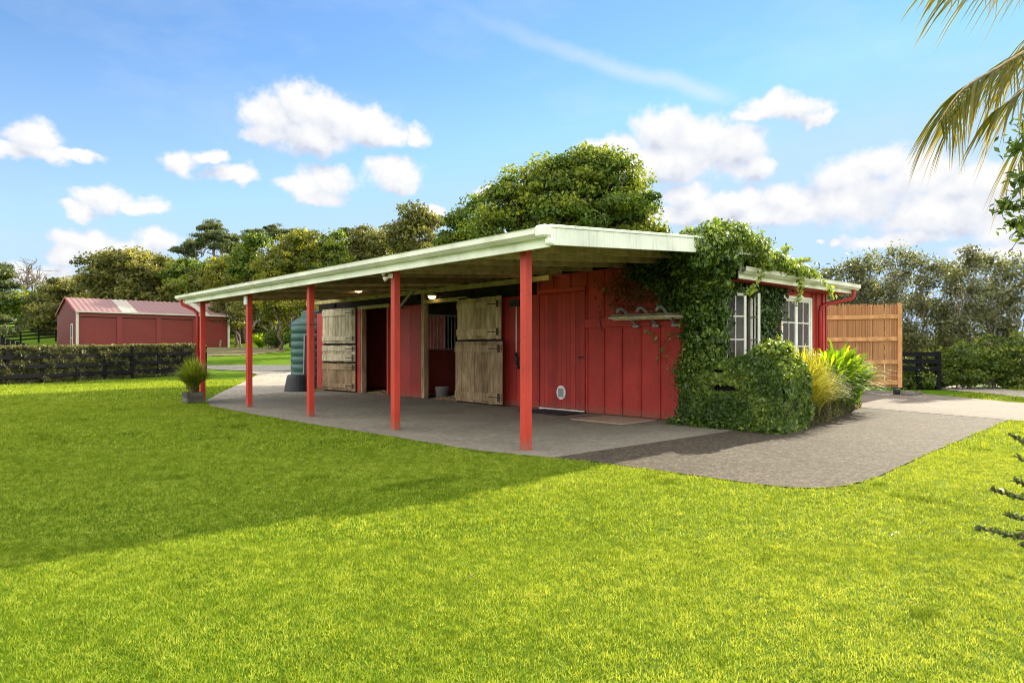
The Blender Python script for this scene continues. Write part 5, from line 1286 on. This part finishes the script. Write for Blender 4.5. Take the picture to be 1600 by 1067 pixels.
# ------------------------------------------------------------------ palm at right
pb = at_depth(1790, 548, 5.4); pz = 0
pm = empty('palm_tree', (pb.x, pb.y, 0), 'palm reaching in from the right edge with drooping golden fronds', 'palm')
crown = at_depth(1785, -30, 5.4)
mb = MB(); limb(mb, (pb.x, pb.y, -.1), crown, .16, .12, 3, .01, 10, 12); mb.build('trunk', M['bark'], pm, smooth=True)
def frond(pts, seed, n=70, ll=.42, up=0):
    """pts control polyline of the midrib"""
    pts = [Vector(p) for p in pts]; m = 24; cur = []
    for i in range(m+1):
        t = i/m*(len(pts)-1); j = min(int(t), len(pts)-2); f = t-j
        p0 = pts[max(j-1, 0)]; p1 = pts[j]; p2 = pts[j+1]; p3 = pts[min(j+2, len(pts)-1)]
        cur.append(.5*((2*p1)+(p2-p0)*f+(2*p0-5*p1+4*p2-p3)*f*f+(3*p1-p0-3*p2+p3)*f**3))
    mb = MB(); mb.tube(cur, [.022*(1-i/m)+.003 for i in range(m+1)], 6); fr = mb.build('frond', M['tussock2'] if 'tussock2' in M else M['wood_gold'], pm, smooth=True)
    r = random.Random(seed); V, Fq, T = [], [], []; nv = 0
    for i in range(n):
        for s in (-1, 1):
            t = (.04+.96*(i+r.uniform(-.3, .3))/n); t = min(max(t, 0), .999); k = int(t*m); f = t*m-k
            p = cur[k].lerp(cur[k+1], f); d = (cur[k+1]-cur[k]).normalized(); sd_ = d.cross(Vector((0, 0, 1))).normalized()*s
            L = ll*(.55+.9*math.sin(math.pi*min(t*.85+.1, 1)))*r.uniform(.6, 1.25)
            dirv = (sd_*(.55+r.uniform(-.15, .15))+d*(.55+.5*t)+Vector((0, 0, .12+r.uniform(-.1, .1)))).normalized()
            w_ = .0085; q = p; segs = 5; lastp = None; tw = r.uniform(0, 1)
            for g_ in range(segs+1):
                u = g_/segs; c = p+dirv*L*u+Vector((0, 0, -1))*L*(.75+.35*tw)*u*u*.95
                wd = w_*(1-u**3)*(.7 if g_ == 0 else 1)+.0006; sv = (d*.9+Vector((0, 0, .4))).normalized()*wd
                V += [c-sv, c+sv]; T += [min(1, tw*.45+u*.55)]*2
                if g_: Fq.append((nv+2*g_-2, nv+2*g_-1, nv+2*g_+1, nv+2*g_))
            nv += (segs+1)*2
    np_mesh('leaflets', np.array([tuple(v) for v in V]), np.array(Fq), M['palm'], fr, np.array(T))
A_ = lambda x, y, D: at_depth(x, y, D)
frond([crown, A_(1720, -10, 5.2), A_(1640, 55, 5.0), A_(1570, 100, 4.8), A_(1505, 140, 4.7), A_(1468, 190, 4.6)], 1, 68, .32)
frond([crown, A_(1740, -60, 5.3), A_(1650, 20, 5.2), A_(1580, 95, 5.3), A_(1520, 140, 5.3), A_(1490, 190, 5.3)], 2, 64, .34)
frond([crown, A_(1740, -20, 4.9), A_(1670, 60, 4.5), A_(1610, 130, 4.4), A_(1560, 170, 4.4)], 7, 44, .28)
frond([crown, A_(1730, -110, 5.0), A_(1640, -80, 4.7), A_(1550, -45, 4.5), A_(1470, -25, 4.4)], 3, 44, .30)
frond([crown, A_(1880, -160, 5.2), A_(1990, -90, 5.0), A_(2060, 60, 5.0)], 8, 44, .34)
frond([crown, A_(1790, -190, 5.0), A_(1800, -260, 4.2), A_(1790, -200, 3.6)], 9, 44, .34)
frond([crown, A_(1900, -60, 5.6), A_(1990, 40, 5.7), A_(2020, 160, 5.7)], 10, 44, .34)
frond([crown, A_(1760, -190, 6.1), A_(1750, -220, 6.9), A_(1740, -120, 7.7)], 11, 44, .34)
frond([crown, A_(1800, -200, 5.8), A_(1850, -180, 6.6), A_(1900, 0, 7.2)], 4, 50, .36)
frond([crown, A_(1700, -150, 6.0), A_(1640, -130, 6.8), A_(1590, -70, 7.2)], 5, 50, .36)
frond([crown, A_(1740, 20, 5.2), A_(1680, 110, 5.0), A_(1620, 190, 5.0), A_(1590, 260, 5.0)], 6, 40, .3)
# leafy branch at right edge
def tip_spray(root, pts, r0, n, ls, seed, mat, leafname='leaves', asp=.4, spread=.06, tint=.35, dr=0):
    mb = MB(); pts = [Vector(p) for p in pts]; mb.tube(pts, [r0*(1-.8*i/(len(pts)-1)) for i in range(len(pts))], 6)
    r = np.random.default_rng(seed); P, Nn = [], []
    for k in range(n):
        u = r.uniform(.1, len(pts)-1); j = min(int(u), len(pts)-2); p = pts[j].lerp(pts[j+1], u-j)
        dd_ = Vector(r.normal(0, 1, 3)).normalized(); tw = p+dd_*abs(r.normal(0, spread))
        if k % 6 == 0: mb.tube([p, tw], .0022, 4)
        P.append(np.array(tw)); Nn.append([0.2, -.4, .6])
    mb.build('branch', M['bark'], root, smooth=True)
    SV = leaves(np.array(P), np.array(Nn), ls, seed, asp, .9, np.full(n, tint), droop=dr); np_mesh(leafname, SV[0], SV[1], M[mat], root, SV[2])
bb = at_depth(1780, 548, 4.2)
lt = empty('leafy_tree', (bb.x, bb.y, 0), 'green leafy branch hanging in at the right edge below the palm', 'tree')
mb = MB(); c0 = at_depth(1740, 230, 4.2); limb(mb, (bb.x, bb.y, -.1), c0, .09, .05, 8, .008, 8, 8); mb.build('trunk', M['bark'], lt, smooth=True)
for i, (pp, n) in enumerate(([[(1740, 230), (1660, 210), (1600, 220), (1582, 238)], 120], [[(1740, 230), (1660, 260), (1605, 280), (1585, 285)], 150], [[(1740, 230), (1670, 290), (1610, 320), (1580, 325), (1568, 322)], 170], [[(1740, 260), (1670, 320), (1605, 350), (1578, 352)], 150], [[(1740, 230), (1670, 330), (1615, 365), (1592, 372)], 110], [[(1740, 230), (1680, 190), (1620, 185), (1590, 200)], 120])):
    tip_spray(lt, [at_depth(x, y, 4.2+.1*i) for x, y in pp], .012, int(n*1.3), .056, 500+i, 'shrub_low', asp=.42, spread=.06, tint=.4)
# dark conifer twigs low at the right edge
cb_ = at_depth(1760, 800, 2.9)
cn = empty('conifer_bush', (cb_.x, cb_.y, 0), 'dark spiky conifer twigs poking in low at the right edge', 'conifer')
mb = MB(); limb(mb, (cb_.x, cb_.y, 0), (cb_.x, cb_.y, 1.1), .03, .012, 8, .02, 6, 7); mb.build('trunk', M['bark'], cn, smooth=True)
mb = MB(); SPp, SNp = [], []; r = random.Random(6)
for (tip, base, D) in (((1522, 824), (1760, 850), 2.7), ((1545, 765), (1760, 790), 2.75), ((1575, 678), (1760, 740), 2.9), ((1566, 803), (1760, 815), 2.8), ((1585, 712), (1760, 770), 2.9), ((1590, 850), (1760, 880), 2.7), ((1580, 750), (1760, 775), 2.8)):
    p0, p1 = at_depth(*base, D+.2), at_depth(*tip, D); p0 = Vector((cb_.x, cb_.y, p0.z))
    mid = p0.lerp(p1, .55)+Vector((0, 0, -.03)); pts = [p0, p0.lerp(mid, .5), mid, mid.lerp(p1, .5), p1]; mb.tube(pts, [.008, .007, .006, .005, .002], 6)
    L = (p1-p0).length; nb = int(L/.032)
    for k in range(nb):
        t = k/nb; p = p0.lerp(p1, t)+Vector((0, 0, -.03*math.sin(math.pi*t))); d = (p1-p0).normalized()
        for s in (-1, 1):
            side = d.cross(Vector((0, 0, 1)))*s*r.uniform(-.2, 1)+Vector((0, 0, r.uniform(.2, 1.0))); tw = p+(side.normalized()*.7+d*.7)*.055*(1-.6*t)*r.uniform(.7, 1.4)
            mb.tube([p, tw], [.0045, .0028], 5)
            for q in range(7):
                SPp.append(np.array(p.lerp(tw, r.random())+Vector((r.gauss(0, .004), r.gauss(0, .004), r.gauss(0, .004))))); SNp.append(list(side.normalized()))
mb.build('twigs', M['pinebark'] if 'pinebark' in M else M['bark'], cn, smooth=True)
SV = leaves(np.array(SPp), np.array(SNp), .022, 77, .4, .8, np.full(len(SPp), .1)); np_mesh('needles', SV[0], SV[1], M['shrub_low'], cn, SV[2])
# a few fallen leaves on the lawn
for i, (x, y, lab, mt) in enumerate(((1397, 848, 'pale fallen petal on the sunny lawn at right', 'whiteplastic'), (735, 912, 'dry curled leaf on the lawn in front of the stable', 'shavings'), (853, 771, 'brown fallen leaf on the lawn near the shadow edge', 'shavings'))):
    gx_, gy_ = on_ground(x, y); mb = MB(); s = .018
    c = Vector((gx_, gy_, .035)); pts = []
    for k in range(9):
        u = k/8-.5; wv2 = .014*math.cos(u*math.pi)+.001; zz = .012*math.sin(u*4)
        pts += [c+Vector((u*2*s, -wv2, zz)), c+Vector((u*2*s, wv2, zz+.006))]
    mb.add(pts, [(2*k, 2*k+1, 2*k+3, 2*k+2) for k in range(8)])
    o = mb.build('fallen_leaf', M[mt], loc=tuple(c)); tag(o, lab, 'leaf', 'fallen leaves on the lawn')
